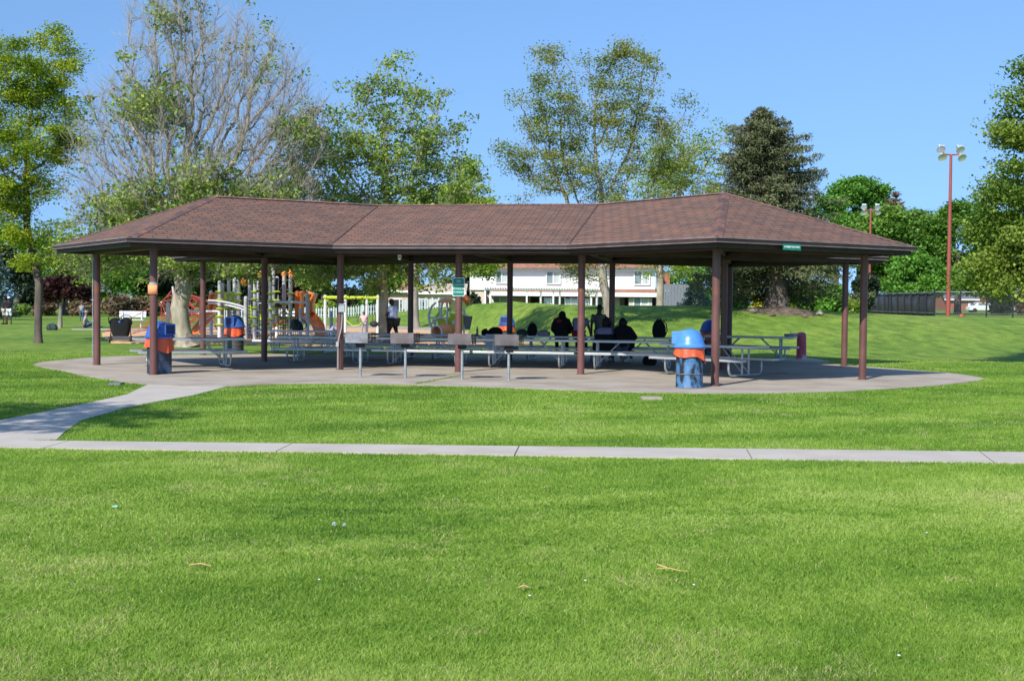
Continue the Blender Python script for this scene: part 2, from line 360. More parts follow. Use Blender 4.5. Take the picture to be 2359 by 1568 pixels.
sa = A0.y + (xx - A0.x)*(A1.y - A0.y)/(A1.x - A0.x); sb = B0.y + (xx - B0.x)*(B1.y - B0.y)/(B1.x - B0.x)
bad |= (yy < sa + .012*rng.standard_normal(len(yy))) & (yy > sb + .012*rng.standard_normal(len(yy)))
bad |= inside([(fp.x - .9, fp.y - 2.0), (fp.x + .55, fp.y - 1.6), (fp.x + .5, fp.y + .5), (fp.x - .6, fp.y + .5)], xx, yy)
xx, yy = xx[~bad], yy[~bad]; o_ = np.argsort(yy); xx, yy = xx[o_], yy[o_]; n_ = len(xx)
# mower tracks run diagonally away; clumps lie flat where clippings rest
ca, sa_ = math.cos(R(-24)), math.sin(R(-24)); u_ = xx*ca - yy*sa_; v_ = xx*sa_ + yy*ca + .25*np.sin(u_*.6)
trk = vnoise(u_*.12 + 50, v_*.95 + 20, 1.0, 3)*.65 + vnoise(u_*.3 + 9, v_*2.6, 1.0, 4)*.35
cl = vnoise(xx + 90, yy + 30, .42, 5)*.5 + vnoise(xx, yy, .13, 6)*.5
bigp = vnoise(xx + 40, yy*.8 + 9, 2.4, 8)*.55 + vnoise(xx, yy, .9, 9)*.45
h = (.022 + .019*rng.random(n_))*(.75 + .5*cl)*np.clip(yy/16, 1, 1.15)
w = (.0015 + .0011*rng.random(n_))*np.clip(yy/6.5, 1, 3.6)
ang = rng.random(n_)*2*np.pi; lean = .25 + .95*rng.random(n_)
la = rng.random(n_)*2*np.pi
flat_ = vnoise(u_*.5 + 3, v_*1.5 + 8, 1.0, 15) > .66; lean[flat_] *= 1.5; h[flat_] *= .85
zz = terr(xx, yy); px, py = np.cos(ang)*w, np.sin(ang)*w
tx, ty = xx + np.cos(la)*lean*h, yy + np.sin(la)*lean*h
nn_ = int((yy < 13).sum())
mx_, my_ = (xx + np.cos(la)*lean*h*.35)[:nn_], (yy + np.sin(la)*lean*h*.35)[:nn_]
V = np.empty((nn_, 5, 3)); q = slice(0, nn_); V[:, 0] = np.stack([xx - px, yy - py, zz - .004], 1)[q]; V[:, 1] = np.stack([xx + px, yy + py, zz - .004], 1)[q]
V[:, 2] = np.stack([mx_ + px[q]*.85, my_ + py[q]*.85, zz[q] + h[q]*.62], 1); V[:, 3] = np.stack([mx_ - px[q]*.85, my_ - py[q]*.85, zz[q] + h[q]*.62], 1); V[:, 4] = np.stack([tx, ty, zz + h], 1)[q]
b5 = np.arange(nn_)[:, None]*5
T3 = np.concatenate([b5 + [0, 1, 2], b5 + [0, 2, 3], b5 + [3, 2, 4]], 0)
V2 = np.stack([np.stack([xx - px*1.1, yy - py*1.1, zz - .004], 1), np.stack([xx + px*1.1, yy + py*1.1, zz - .004], 1), np.stack([tx, ty, zz + h], 1)], 1)[nn_:].reshape(-1, 3)
T2 = np.arange(len(V2)).reshape(-1, 3) + nn_*5
tone = np.clip(.48 - .15*sstep((yy - 12)/12) + .42*(bigp - .5) + .50*(trk - .5) + .34*(cl - .5) + .12*rng.standard_normal(n_), 0, .86)  # tone falls with distance, painting in the self-shadow that far blades lack
dry = (rng.random(n_) < .015 + .16*(vnoise(xx + 7, yy + 5, .8, 11)*.6 + vnoise(xx*1.0, yy*1.0 + 77, .25, 12)*.4 > .68)); tone[dry] = .88 + .12*rng.random(dry.sum())
tf = (np.abs(yy - 11.35 - .22*np.sin(xx*1.3) - .03*xx) < .30) & (vnoise(xx + 31, yy*2, .16, 21) > .52) & (xx > -2.4) & (xx < 3.6); tone[tf] -= .17
tf2 = (np.abs(yy - 9.1 + .16*xx) < .75) & (xx < 1.6) & (vnoise(xx, yy*1.5, .22, 22) > .45); tone[tf2] += .05; dr2 = tf2 & (rng.random(n_) < .07); tone[dr2] = .87 + .1*rng.random(dr2.sum())
tone = np.clip(tone, 0, 1)
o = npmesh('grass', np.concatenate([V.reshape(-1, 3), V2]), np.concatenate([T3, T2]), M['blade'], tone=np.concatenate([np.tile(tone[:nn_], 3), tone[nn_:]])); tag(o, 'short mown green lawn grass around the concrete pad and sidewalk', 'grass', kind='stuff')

# weedy joint in the slab
jp = [gnd(x, y, .03) for x, y in ((1063, 866), (1035, 870), (1010, 874.5), (985, 879), (958, 883.5))]
mb = MB(); n_ = 40; js = []
for i in range(n_+1):
    t = i/n_*4; k = min(3, int(t)); p = jp[k] + (jp[k+1] - jp[k])*(t - k); js.append(p)
for a, b in zip(js[:-1], js[1:]):
    w_ = .006 + .022*abs(math.sin(a.x*31)*math.sin(a.y*17)); d = (b-a).normalized(); s_ = Vector((-d.y, d.x, 0))*w_; mb.add([a - s_ + Vector((0, 0, .004)), b - s_ + Vector((0, 0, .004)), b + s_ + Vector((0, 0, .004)), a + s_ + Vector((0, 0, .004))], [(0, 1, 2, 3)])
    for j in range(14):
        q = a + (b-a)*random.random() + s_*random.uniform(-1.2, 1.2); h_ = random.uniform(.01, .05); l_ = Vector((random.gauss(0, .02), random.gauss(0, .02), h_)); mb.add([q, q + Vector((.008, 0, 0)), q + l_], [(0, 1, 2)])
o = mb.build('weeds_in_joint', M['lawn']); tag(o, 'thin line of weeds growing in the slab joint by the grills', 'weeds', kind='stuff')
# ------------------------------------------------------------------ the picnic shelter
X0, Y0, ROT = -1.343, 33.07, -0.1843
SP, WB, CC, DD, EE, WW = 3.10, 6.49, 3.56, 9.85, .07, 6.93
EV, RG = 3.19, 4.47
def P(t, n, z=0.0): return Vector((X0 + t*math.cos(ROT) - n*math.sin(ROT), Y0 + t*math.sin(ROT) + n*math.cos(ROT), z))
c2 = WW/2
def shingle_mat():
    m, n, l, b = newmat('asphalt_shingles')
    uv = n.new('ShaderNodeUVMap'); uv.uv_map = 'UVMap'
    def brick(scale_row, w, seed, c1, c2, mort, off=.5):
        t = n.new('ShaderNodeTexBrick'); mp = n.new('ShaderNodeMapping'); mp.inputs['Location'].default_value = (seed, 0, 0)
        l.new(uv.outputs[0], mp.inputs['Vector']); l.new(mp.outputs[0], t.inputs['Vector'])
        t.inputs['Scale'].default_value = 1; t.inputs['Brick Width'].default_value = w; t.inputs['Row Height'].default_value = scale_row
        t.inputs['Mortar Size'].default_value = .014; t.inputs['Mortar Smooth'].default_value = .3; t.inputs['Bias'].default_value = -.25
        t.offset = off; t.inputs['Color1'].default_value = (*c1, 1); t.inputs['Color2'].default_value = (*c2, 1); t.inputs['Mortar'].default_value = (*mort, 1); return t
    a = brick(.143, .34, 0, (.205, .118, .082), (.122, .085, .072), (.065, .044, .036), .37)
    c = brick(.143, .83, .21, (1.10, 1.0, .96), (.84, .88, .93), (.8, .8, .8), .61)
    mx = n.new('ShaderNodeMix'); mx.data_type = 'RGBA'; mx.blend_type = 'MULTIPLY'; mx.inputs[0].default_value = 1
    l.new(a.outputs['Color'], mx.inputs[6]); l.new(c.outputs['Color'], mx.inputs[7])
    t = n.new('ShaderNodeTexNoise'); t.inputs['Scale'].default_value = 1.3; t.inputs['Detail'].default_value = 6; l.new(uv.outputs[0], t.inputs['Vector'])
    r = ramp(n, [(.35, (.90, .91, .93)), (.65, (1.08, 1.06, 1.05))]); l.new(t.outputs['Fac'], r.inputs['Fac'])
    m2 = n.new('ShaderNodeMix'); m2.data_type = 'RGBA'; m2.blend_type = 'MULTIPLY'; m2.inputs[0].default_value = 1
    l.new(mx.outputs[2], m2.inputs[6]); l.new(r.outputs[0], m2.inputs[7])
    l.new(m2.outputs[2], b.inputs['Base Color']); b.inputs['Roughness'].default_value = .92; b.inputs['Specular IOR Level'].default_value = .3
    bp = n.new('ShaderNodeBump'); bp.inputs['Strength'].default_value = .7; bp.inputs['Distance'].default_value = .02
    l.new(a.outputs['Fac'], bp.inputs['Height']); bp.invert = True; l.new(bp.outputs['Normal'], b.inputs['Normal'])
    return m
M['shingle'] = shingle_mat()
M['ridge_cap'] = noisy('ridge_shingles', (.12, .08, .075), (.27, .13, .09), 3.2, .9, lo=.4, hi=.6)
shel = thing('picnic_shelter', 'large brown shingle roofed picnic shelter standing on round steel columns', 'picnic shelter', P(0, c2, 0))
so = P(0, c2, 0)
Vv, Cv, Tv, Nv = (2.95, -1.12), (6.52, -4.68), (10.9, -.1), (7.75, c2)
eave = [(-Vv[0], Vv[1]), Vv, Cv, Tv, Nv, (Tv[0], WW - Tv[1]), (Cv[0], WW - Cv[1]), (Vv[0], WW - Vv[1]), (-Vv[0], WW - Vv[1]),
        (-Cv[0], WW - Cv[1]), (-Tv[0], WW - Tv[1]), (-Nv[0], Nv[1]), (-Tv[0], Tv[1]), (-Cv[0], Cv[1])]
K, Pk = (3.1, c2), (6.55, 0.0)
def m2(p, sx, sy): return (sx*p[0], p[1] if sy > 0 else WW - p[1])
facets = [[(-Vv[0], Vv[1], 0), (Vv[0], Vv[1], 0), (K[0], K[1], 1), (-K[0], K[1], 1)], [(Vv[0], WW-Vv[1], 0), (-Vv[0], WW-Vv[1], 0), (-K[0], K[1], 1), (K[0], K[1], 1)]]
for sx in (1, -1):
    for sy in (1, -1):
        q = lambda p, h: (*m2(p, sx, sy), h)
        for f in ([q(Vv, 0), q(Cv, 0), q(Pk, 1), q(K, 1)], [q(Cv, 0), q(Tv, 0), q(Pk, 1)], [q(Tv, 0), q(Nv, 0), q(K, 1), q(Pk, 1)]):
            facets.append(f if sx*sy > 0 else [f[1], f[0]] + f[2:][::-1] if len(f) == 4 else [f[1], f[0], f[2]])
# roof: each facet a shingled sheet with its own UVs, a dark deck under it
me = bpy.data.meshes.new('roof'); vs, fs, uvs = [], [], []
for f in facets:
    pts = [P(a, b, EV if h == 0 else RG) - so for a, b, h in f]; e = (pts[1] - pts[0]).normalized(); nn = (pts[1]-pts[0]).cross(pts[2]-pts[1]).normalized()
    if nn.z < 0: nn = -nn
    u2 = nn.cross(e); b = len(vs); vs += pts + [p - Vector((0, 0, .05)) for p in pts]; k = len(pts)
    fs.append(tuple(range(b, b+k))); uvs += [((p - pts[0]).dot(e), abs((p - pts[0]).dot(u2))) for p in pts]
me.from_pydata([tuple(v) for v in vs], [], fs)
ul = me.uv_layers.new(name='UVMap')
for i, u in enumerate(uvs): ul.data[i].uv = u
me.materials.append(M['shingle']); roof = bpy.data.objects.new('roof', me); col.objects.link(roof); roof.parent = shel
mb = MB()
for f in facets:
    pts = [P(a, b, (EV if h == 0 else RG) - .012) - so for a, b, h in f]; mb.slab(pts, .07, Vector((0, 0, 1)))
mb.build('roof_deck', M['deck'], shel)
# hip and ridge caps: overlapping short shingles
mb = MB()
lines = [(K, (-K[0], K[1]))]
for sx in (1, -1):
    for sy in (1, -1): lines += [(m2(K, sx, sy), m2(Pk, sx, sy), 1, 1), (m2(Cv, sx, sy), m2(Pk, sx, sy), 0, 1), (m2(Tv, sx, sy), m2(Pk, sx, sy), 0, 1)]
for L in lines:
    a, b = P(*L[0], EV if len(L) > 2 and L[2] == 0 else RG) - so, P(*L[1], RG) - so; d = b - a; n_ = max(2, int(d.length/.16)); dn = d.normalized(); sd_ = dn.cross(Vector((0, 0, 1))).normalized(); up = sd_.cross(dn)
    for i in range(n_):
        p = a + d*(i/n_); q = a + d*min(1, (i + 1.15)/n_)
        for s in (-1, 1):
            drop = up*-.040
            mb.add([p + up*.022, q + up*.012, q + up*.012 + sd_*s*.13 + drop, p + up*.022 + sd_*s*.13 + drop], [(0, 1, 2, 3)])
mb.build('ridge_cap', M['ridge_cap'], shel)
# dark valley line strips
for sx in (1, -1):
    for sy in (1, -1):
        for A in (Vv, Nv):
            a, b = P(*m2(A, sx, sy), EV) - so, P(*m2(K, sx, sy), RG) - so
            if A == Nv and sy < 0: continue
            mb = MB(); mb.bar(a + Vector((0, 0, .004)), b + Vector((0, 0, .004)), .035, .012); mb.build('valley_flashing', M['fascia'], shel)
def offs(poly, d):
    n = len(poly); out = []
    for i in range(n):
        a, b, c = (Vector(poly[(i+j-1) % n]) for j in range(3)); e1, e2 = (b-a).normalized(), (c-b).normalized()
        n1, n2 = Vector((e1.y, -e1.x)), Vector((e2.y, -e2.x)); m = (n1 + n2); m /= max(.35, m.length_squared/2); out.append(b + m*d)
    return out
def band(poly, d0, d1, z0, z1, name, mat):
    a, b = offs(poly, d0), offs(poly, d1); n = len(poly); mb = MB()
    A = [[P(p.x, p.y, z) - so for p in q] for q, z in ((a, z0), (a, z1), (b, z1), (b, z0))]
    vs = sum(A, []); fs = []
    for k in range(4):
        for i in range(n): fs.append((k*n + i, k*n + (i+1) % n, ((k+1) % 4)*n + (i+1) % n, ((k+1) % 4)*n + i))
    mb.add(vs, fs); return mb.build(name, mat, shel)
band(eave, -.06, .0, EV - .215, EV - .035, 'fascia', M['fascia'])
band(eave, .003, .10, EV - .115, EV - .018, 'gutter', M['fascia'])
band(eave, .103, .115, EV - .032, EV - .006, 'gutter_lip', M['gutter_lip'])
band(eave, .103, .113, EV - .118, EV - .100, 'gutter_bead', M['gutter_lip'])
# columns
colp = [(0, 0), (-SP, 0), (SP, 0), (-SP, WW), (0, WW), (SP, WW), (WB, -CC), (WB, c2), (WB, WW + CC), (DD, EE), (DD, WW - EE), (-WB, -CC), (-WB, c2), (-WB, WW + CC), (-DD, EE), (-DD, WW - EE)]
for t, n in colp:
    mb = MB(); p = P(t, n) - so; top = 3.0
    mb.tube([(p.x, p.y, 0.02), (p.x, p.y, top)], .088, 20); c = mb.build('column', M['column'], shel, True)
    mb = MB(); mb.tube([(p.x, p.y, .028), (p.x, p.y, .042)], .12, 16); mb.build('base_plate', M['column'], c)
# beams on top of the columns and the framing below the deck
mb = MB()
def bm_(a, b, z=3.06, w=.13, h=.2): mb.bar(P(*a, z) - so, P(*b, z) - so, w, h)
ring = [(-SP, 0), (0, 0), (SP, 0), (WB, -CC), (DD, EE), (WB, c2), (DD, WW-EE), (WB, WW+CC), (SP, WW), (0, WW), (-SP, WW), (-WB, WW+CC), (-DD, WW-EE), (-WB, c2), (-DD, EE), (-WB, -CC)]
for i in range(len(ring)): bm_(ring[i], ring[(i+1) % len(ring)])
mb.build('edge_beam', M['beam'], shel)
mb = MB()
for t in (-SP, 0, SP): bm_((t, .08), (t, WW-.08), 3.10, .09, .16)
for s in (-1, 1):
    bm_((s*SP, .1), (s*WB, c2-.1), 3.12, .09, .16); bm_((s*SP, WW-.1), (s*WB, c2+.1), 3.12, .09, .16)
    bm_((s*WB, -CC+.1), (s*WB, c2-.15), 3.13, .08, .15); bm_((s*WB, WW+CC-.1), (s*WB, c2+.15), 3.13, .08, .15); bm_((s*SP, c2), (s*WB, c2), 3.11, .09, .15)
mb.build('cross_beam', M['beam'], shel)
mb = MB()          # rafters following the slope
for t in np.linspace(-2.6, 2.6, 9):
    for n0, n1 in ((Vv[1]+.1, c2), (WW-Vv[1]-.1, c2)): mb.bar(P(t, n0, EV-.13) - so, P(t, n1, RG-.13) - so, .045, .12)
for sx in (1, -1):
    for sy in (1, -1):
        for A, B in (((Vv), (Cv)), ((Tv), (Nv))):
            for k in (.15, .38, .62, .85):
                a = Vector(A)*(1-k) + Vector(B)*k; b = Vector(K if A is Vv else Pk)*(1-k) + Vector(Pk if A is Vv else K)*k
                a = a*.97 + b*.03
                mb.bar(P(*m2(a, sx, sy), EV-.12) - so, P(*m2(b, sx, sy), RG-.13) - so, .045, .12)
mb.build('rafter', M['deck'], shel)
# wires, conduit, switch boxes
f1 = P(-SP, 0); l0 = P(-DD, EE); l1 = P(-WB, -CC)
def side(p, a, r=.1): return Vector((p.x + math.cos(a)*r, p.y + math.sin(a)*r, 0))
eb = thing('electrical_box', 'grey electrical box with conduit strapped to the front left middle column', 'electrical box', (f1.x, f1.y, 0))
mb = MB(); mb.box((.055, -.155, 1.60), (.16, .10, .20)); mb.box((.055, -.215, 1.70), (.17, .02, .02)); mb.build('cabinet', M['grey_box'], eb, bevel=.006)
mb = MB(); mb.tube([(.06, -.13, 1.5), (.065, -.13, 1.35), (.05, -.14, 1.1), (-.01, -.15, .85), (-.04, -.14, .72), (-.035, -.13, .55), (-.035, -.125, .05)], .014, 6); mb.build('cable', M['grey_box'], eb)
mb = MB(); mb.box((-.05, -.14, .68), (.07, .07, .12)); mb.build('outlet', M['grey_box'], eb, bevel=.005)
mb = MB(); mb.tube([(.02, -.10, .05), (.02, -.10, 1.5)], .012, 6); mb.tube([(.055, -.10, 1.7), (.055, -.10, 2.95)], .012, 6); mb.build('conduit', M['column'], eb)
mb = MB(); mb.tube([(-.115, -.02, .05), (-.105, -.03, .3), (-.105, -.03, 2.96)], .016, 8)
for z in (.55, 1.2, 1.75): mb.box((-.105, -.03, z), (.06, .05, .02))
cd = mb.build('conduit_pipe', M['galv']); cd.location = (l0.x, l0.y, 0); tag(cd, 'thin grey conduit pipe running up the leftmost column', 'conduit')
nt = thing('paper_notice', 'orange paper notice taped round a brown column above the left rubbish bin', 'notice', (l1.x, l1.y, 0))
mb = MB(); n_ = 9
for z0_, z1_ in ((1.905, 2.13),):
    vs = []
    for i in range(n_):
        a = -2.55 + 1.95*i/(n_-1); rr = .095 + .012*abs(i-4)/4; vs += [(math.cos(a)*rr*1.28, math.sin(a)*rr - .012, z0_), (math.cos(a)*rr*1.28, math.sin(a)*rr - .012, z1_)]
    mb.add(vs, [(2*i, 2*i+2, 2*i+3, 2*i+1) for i in range(n_-1)])
pp = mb.build('sheet', M['paper'], nt, True); s_ = pp.modifiers.new('thickness', 'SOLIDIFY'); s_.thickness = .003
mb = MB(); mb.lathe([(.098, 2.135), (.104, 2.135), (.104, 2.185), (.098, 2.185)], n=16); mb.build('tape', M['grey_box'], nt)
# text
def text(s, size, mat, parent, m, name='lettering', ext=.002, sx=1.0):
    cu = bpy.data.curves.new(name, 'FONT'); cu.body = s; cu.size = size; cu.extrude = ext; cu.align_x = 'CENTER'; cu.align_y = 'CENTER'; cu.resolution_u = 3; cu.offset = size*.012
    t = bpy.data.objects.new(name, cu); col.objects.link(t); bpy.context.view_layer.update()
    me = bpy.data.meshes.new_from_object(t.evaluated_get(bpy.context.evaluated_depsgraph_get())); bpy.data.objects.remove(t); me.name = name
    me.transform(m @ Matrix.Diagonal((sx, 1, 1, 1))); me.materials.clear(); me.materials.append(mat); o = bpy.data.objects.new(name, me); col.objects.link(o); o.parent = parent; return o
f2 = P(0, 0)
sg = thing('notice_sign', 'green notice sign with a white border strapped to the front centre column', 'sign', (f2.x, f2.y, 0), R(-3))
def rrect(w, h, r, z, n=5):
    out = []
    for cx, cy, a0 in ((w/2-r, h/2-r, 0), (-w/2+r, h/2-r, 90), (-w/2+r, -h/2+r, 180), (w/2-r, -h/2+r, 270)):
        out += [(cx + r*math.cos(R(a0 + 90*i/n)), cy + r*math.sin(R(a0 + 90*i/n))) for i in range(n+1)]
    return out
S = Matrix.Translation((0, -.105, 2.16)) @ Matrix.Rotation(math.pi/2, 4, 'X')
for nm, w, h, z0_, z1_, mt in (('border', .305, .465, -.004, 0, 'sign_white'), ('face', .275, .435, .0015, .0035, 'sign_green')):
    mb = MB(); mb.M = S; mb.prism(rrect(w, h, .03, 0), z0_, z1_); mb.build(nm, M[mt], sg)
for tx_, sz, y, sx in (('NO', .062, .14, 1), ('SKATEBOARDING', .046, .052, .72), ('ON WALKS OR', .056, -.045, .72), ('IN PAVILION', .056, -.13, .78)):
    text(tx_, sz, M['sign_white'], sg, S @ Matrix.Translation((0, y, .005)), sx=sx)
# name plate on the right-hand fascia
a_, b_ = P(*Cv, 0), P(*Tv, 0); q0 = at(1873, 575, 29.0); e = (b_ - a_).normalized(); outn = Vector((e.y, -e.x, 0))
tt = (Vector((q0.x, q0.y, 0)) - a_).dot(e); cc = a_ + e*2.13 + outn*.126
ang = math.atan2(e.y, e.x)
S = Matrix.Translation((0, 0, 0)) @ Matrix.Rotation(math.pi/2, 4, 'X')
ns = thing('name_sign', 'narrow green name sign fixed to the dark fascia on the right side of the roof', 'sign', (cc.x, cc.y, EV - .155), ang)
mb = MB(); mb.M = S; mb.prism(rrect(.56, .135, .008, 0), -.004, .004); mb.build('face', M['sign_green'], ns)
text('STANSBURY NORTHWEST', .062, M['sign_white'], ns, S @ Matrix.Translation((0, 0, .006)), sx=.68)
mb = MB(); mb.box((0, -.05, 2.93), (.09, .10, .09)); mb.ball((0, -.09, 2.87), .045)
cl_ = mb.build('light_fitting', M['sign_white']); cl_.location = P(-1.55, .05); tag(cl_, 'small pale light fitting under the front beam between two columns', 'light fitting')

# ------------------------------------------------------------------ picnic tables
def make_table(L=2.72):
    t = thing('picnic_table', 'x', 'picnic table')
    mb = MB()
    for y in (-.255, 0, .255): mb.box((0, y, .738), (L, .245, .055))
    for x in (-L/2 - .006, L/2 + .006): mb.box((x, 0, .742), (.012, .76, .06))
    mb.build('tabletop', M['alum'], t, bevel=.004)
    for s in (-1, 1):
        mb = MB(); mb.box((0, s*.70, .424), (L, .25, .058)); mb.build('bench', M['alum'], t, bevel=.006)
    for s in (-1, 1):
        mb = MB(); x = s*(L/2 - .42); r = .027; pts = [(x, -.70, .41)]
        for a in range(0, 91, 18): pts.append((x, -.70 + .16*(1-math.cos(R(a))), .03 + r + .16 - .16*math.sin(R(a))))
        pts += [(x, -p[1], p[2]) for p in pts[::-1]]
        mb.tube(pts, r, 8)
        for y in (-.14, .14): mb.tube([(x, y, .06), (x, y, .72)], r, 8)
        mb.box((x, 0, .71), (.05, .66, .025)); mb.build('leg_frame', M['galv'], t, True)
        mb = MB(); mb.tube([(x, -.14, .12), (x - s*.60, -.10, .71)], .014, 6); mb.tube([(x, .14, .12), (x - s*.60, .10, .71)], .014, 6); mb.build('brace', M['galv'], t)
    return t
axA = ROT
def rowpt(t, n): q = P(t, n); return (q.x, q.y, .03)
tabs = []
r1 = 2.78
for i, (t, lab) in enumerate(((-4.35, 'metal picnic table in the front row behind the front left middle column'), (-1.50, 'metal picnic table in the front row behind the two left grills'),
                              (1.30, 'metal picnic table in the front row behind the two right grills'), (4.12, 'metal picnic table at the right end of the front row'))):
    tabs.append((rowpt(t, r1), axA, lab))
for i, (t, lab) in enumerate(((-3.95, 'metal picnic table at the left end of the back row'), (-1.15, 'metal picnic table in the back row with the red and black bag on it'),
                              (1.70, 'metal picnic table in the back row that two people sit on top of'), (4.50, 'metal picnic table at the right end of the back row with the tall black backpack'))):
    tabs.append((rowpt(t, 6.35), axA, lab))
tabs += [((-8.35, 34.0, .03), R(24), 'metal picnic table at the left end beside the left rubbish bin'),
         ((-6.95, 43.2, .03), R(-8), 'metal picnic table behind the shelter with the dark green bag on it'),
         ((4.95, 32.35, .03), R(-44), 'metal picnic table on the right behind the corner column and the pale blue lidded bin'),
         ((7.35, 40.6, .03), R(-22), 'metal picnic table at the back right near the maroon fountain')]
proto = make_table()
for i, (loc, rz, lab) in enumerate(tabs):
    if i == 0: proto.location = loc; proto.rotation_euler = (0, 0, rz); proto['label'] = lab; proto['group'] = 'metal picnic tables under the shelter'
    else: dup(proto, loc, rz, lab)
# ------------------------------------------------------------------ grills
def make_grill(mat, label):
    g = thing('park_grill', label, 'grill', group='grills along the front edge')
    mb = MB(); mb.tube([(0, 0, 0), (0, 0, .70)], .032, 10); mb.build('post', M['galv'], g, True)
    mb = MB(); t = .008                       # firebox: back, two sides, floor, open to the right with a raised grate
    mb.box((-.06, -.20, .915), (.52, t, .24)); mb.box((-.06, .20, .915), (.52, t, .24)); mb.box((-.32, 0, .915), (t, .392, .24)); mb.box((-.05, 0, .792), (.51, .39, .01)); mb.build('firebox', M[mat], g)
    mb = MB()
    for y in np.linspace(-.17, .17, 10): mb.tube([(-.28, y, .985), (.27, y, .985)], .006, 5)
    mb.tube([(-.28, -.18, .985), (-.28, .18, .985)], .008, 5); mb.tube([(.27, -.18, .985), (.27, .18, .985)], .008, 5)
    mb.build('grate', M['iron'], g)
    mb = MB()
    for y in (-.15, .15):
        mb.tube([(.27, y, .985), (.36, y, 1.0), (.40, y, .985)], .012, 5)
    for s in (-1, 1):
        for z in (.83, .88, .93, .98, 1.02): mb.box((.265, s*.20, z), (.10, .02, .016))
        mb.box((.232, s*.20, .92), (.016, .02, .23)); mb.box((.305, s*.20, .92), (.016, .02, .23)); mb.build('handle', M['iron'], g)
    mb = MB(); mb.box((0, 0, .745), (.20, .16, .09)); mb.box((0, 0, .70), (.12, .10, .03)); mb.build('bracket', M['iron'], g); return g
for i, (xd, yd, mt, lab) in enumerate(((829.7, 867.7, 'grillgrey', 'ash grey faced park grill beside the front left middle column'), (933.3, 869.7, 'grillbox', 'rusty park grill, second from the left middle column'),
                                   (1063.7, 873.2, 'grillbox', 'brown park grill just right of the green notice sign column'), (1171, 876, 'grillbox', 'park grill with a black tray hanging below it, nearest the middle right column'))):
    g = make_grill(mt, lab); p = gnd(xd, yd, .03); g.location = p; g.rotation_euler = (0, 0, R(-4 + 3*i))
    if i == 3:
        mb = MB(); mb.box((.06, .02, .725), (.30, .26, .07)); mb.box((.02, 0, .66), (.16, .16, .05)); mb.build('tray', M['iron'], g)
# ------------------------------------------------------------------ rubbish bins
def make_bin(lid, drum, label, open_a, flap, seed):
    r = np.random.default_rng(seed); b = thing('rubbish_bin', label, 'rubbish bin', group='drum rubbish bins with blue domed lids')
    mb = MB(); mb.lathe([(.285, 0), (.293, .01), (.286, .03), (.286, .275), (.297, .285), (.297, .300), (.286, .31), (.286, .56), (.297, .57), (.297, .585), (.286, .595), (.286, .84), (.297, .86), (.29, .87), (.265, .865), (.265, .6)], n=32)
    mb.build('drum', M[drum], b, True)
    mb = MB(); mb.lathe([(.2985, .283), (.3005, .2925), (.2985, .302)], n=32); mb.build('hoop', M['rust'], b)
    n = 48; vs = []; rows = 7                 # plastic liner hanging over the rim in folds
    for j in range(rows):
        for i in range(n):
            a = 2*math.pi*i/n; drop = .205 + .055*flap*math.sin(a*1.0 + seed) + .028*math.sin(3*a + seed*2)
            k = j/(rows-1); rr = .302 + (.016*math.sin(9*a + seed) + .010*math.sin(17*a))*k + .035*k
            vs.append((math.cos(a)*rr, math.sin(a)*rr, .875 - drop*1.35*k))
    mb = MB(); mb.add(vs, [(j*n+i, j*n+(i+1) % n, (j+1)*n+(i+1) % n, (j+1)*n+i) for j in range(rows-1) for i in range(n)]); mb.build('liner', M['liner'], b, True)
    mb = MB(); mb.lathe([(.30, .86), (.345, .845), (.35, .875), (.325, .905), (.31, .93), (.30, .98), (.275, 1.06), (.23, 1.14), (.16, 1.20), (.08, 1.235), (.0, 1.245)], n=36)
    ld = mb.build('lid', M[lid], b, True)
    A = Matrix.Rotation(open_a, 4, 'Z'); w, z0_, z1_ = .17, .92, 1.18; mb = MB(); mb.M = A
    mb.add([(.10, -w, z0_), (.345, -w, z0_), (.33, -w, z1_), (.05, -w, 1.20), (.10, w, z0_), (.345, w, z0_), (.33, w, z1_), (.05, w, 1.20)],
           [(0, 1, 2, 3), (7, 6, 5, 4), (3, 2, 6, 7), (0, 4, 5, 1)])
    for y in (-w + .018, w - .018): mb.box((.338, y, 1.05), (.022, .036, .26))
    mb.box((.338, 0, 1.165), (.022, 2*w - .07, .03)); mb.box((.338, 0, .935), (.022, 2*w - .07, .03)); mb.build('hood', M[lid], ld, bevel=.008)
    mb = MB(); mb.M = A; mb.box((.326, 0, 1.05), (.012, 2*w - .06, .22)); mb.build('opening', M['darkblue'], ld)
    return b
for xd, yd, dy, lid, drum, oa, fl, sd_, lab in (
        (1587, 894, .3, 'sky_blue', 'drum_blue', R(158), 1.1, 1, 'rubbish bin with pale blue dome lid on a worn blue drum beside the corner column'),
        (367, 866, 1.05, 'blue', 'drum_black', R(-28), 1.0, 2, 'rubbish bin with blue lid on a black drum behind the orange notice column'),
        (541, 0, 0, 'blue', 'drum_grey', R(250), .3, 3, 'rubbish bin with blue lid on a dark grey drum behind the left picnic table'),
        (1636, 0, 0, 'blue', 'drum_blue', R(60), .3, 4, 'rubbish bin with dark blue dome lid standing behind the corner column'),
        (1168, 0, 0, 'blue', 'drum_grey', R(250), .3, 5, 'distant rubbish bin with blue lid at the foot of the grass mound')):
    b = make_bin(lid, drum, lab, oa, fl, sd_)
    if yd: p = gnd(xd, yd, .03); p.y += dy; p.x *= p.y/(p.y - dy)
    else: Yb = {541: 43.0, 1636: 42.6, 1168: 52.0}[xd]; q = at(xd, 700, Yb); p = Vector((q.x, Yb, .03 if Yb < 45 else tz(q.x, Yb)))
    b.location = p
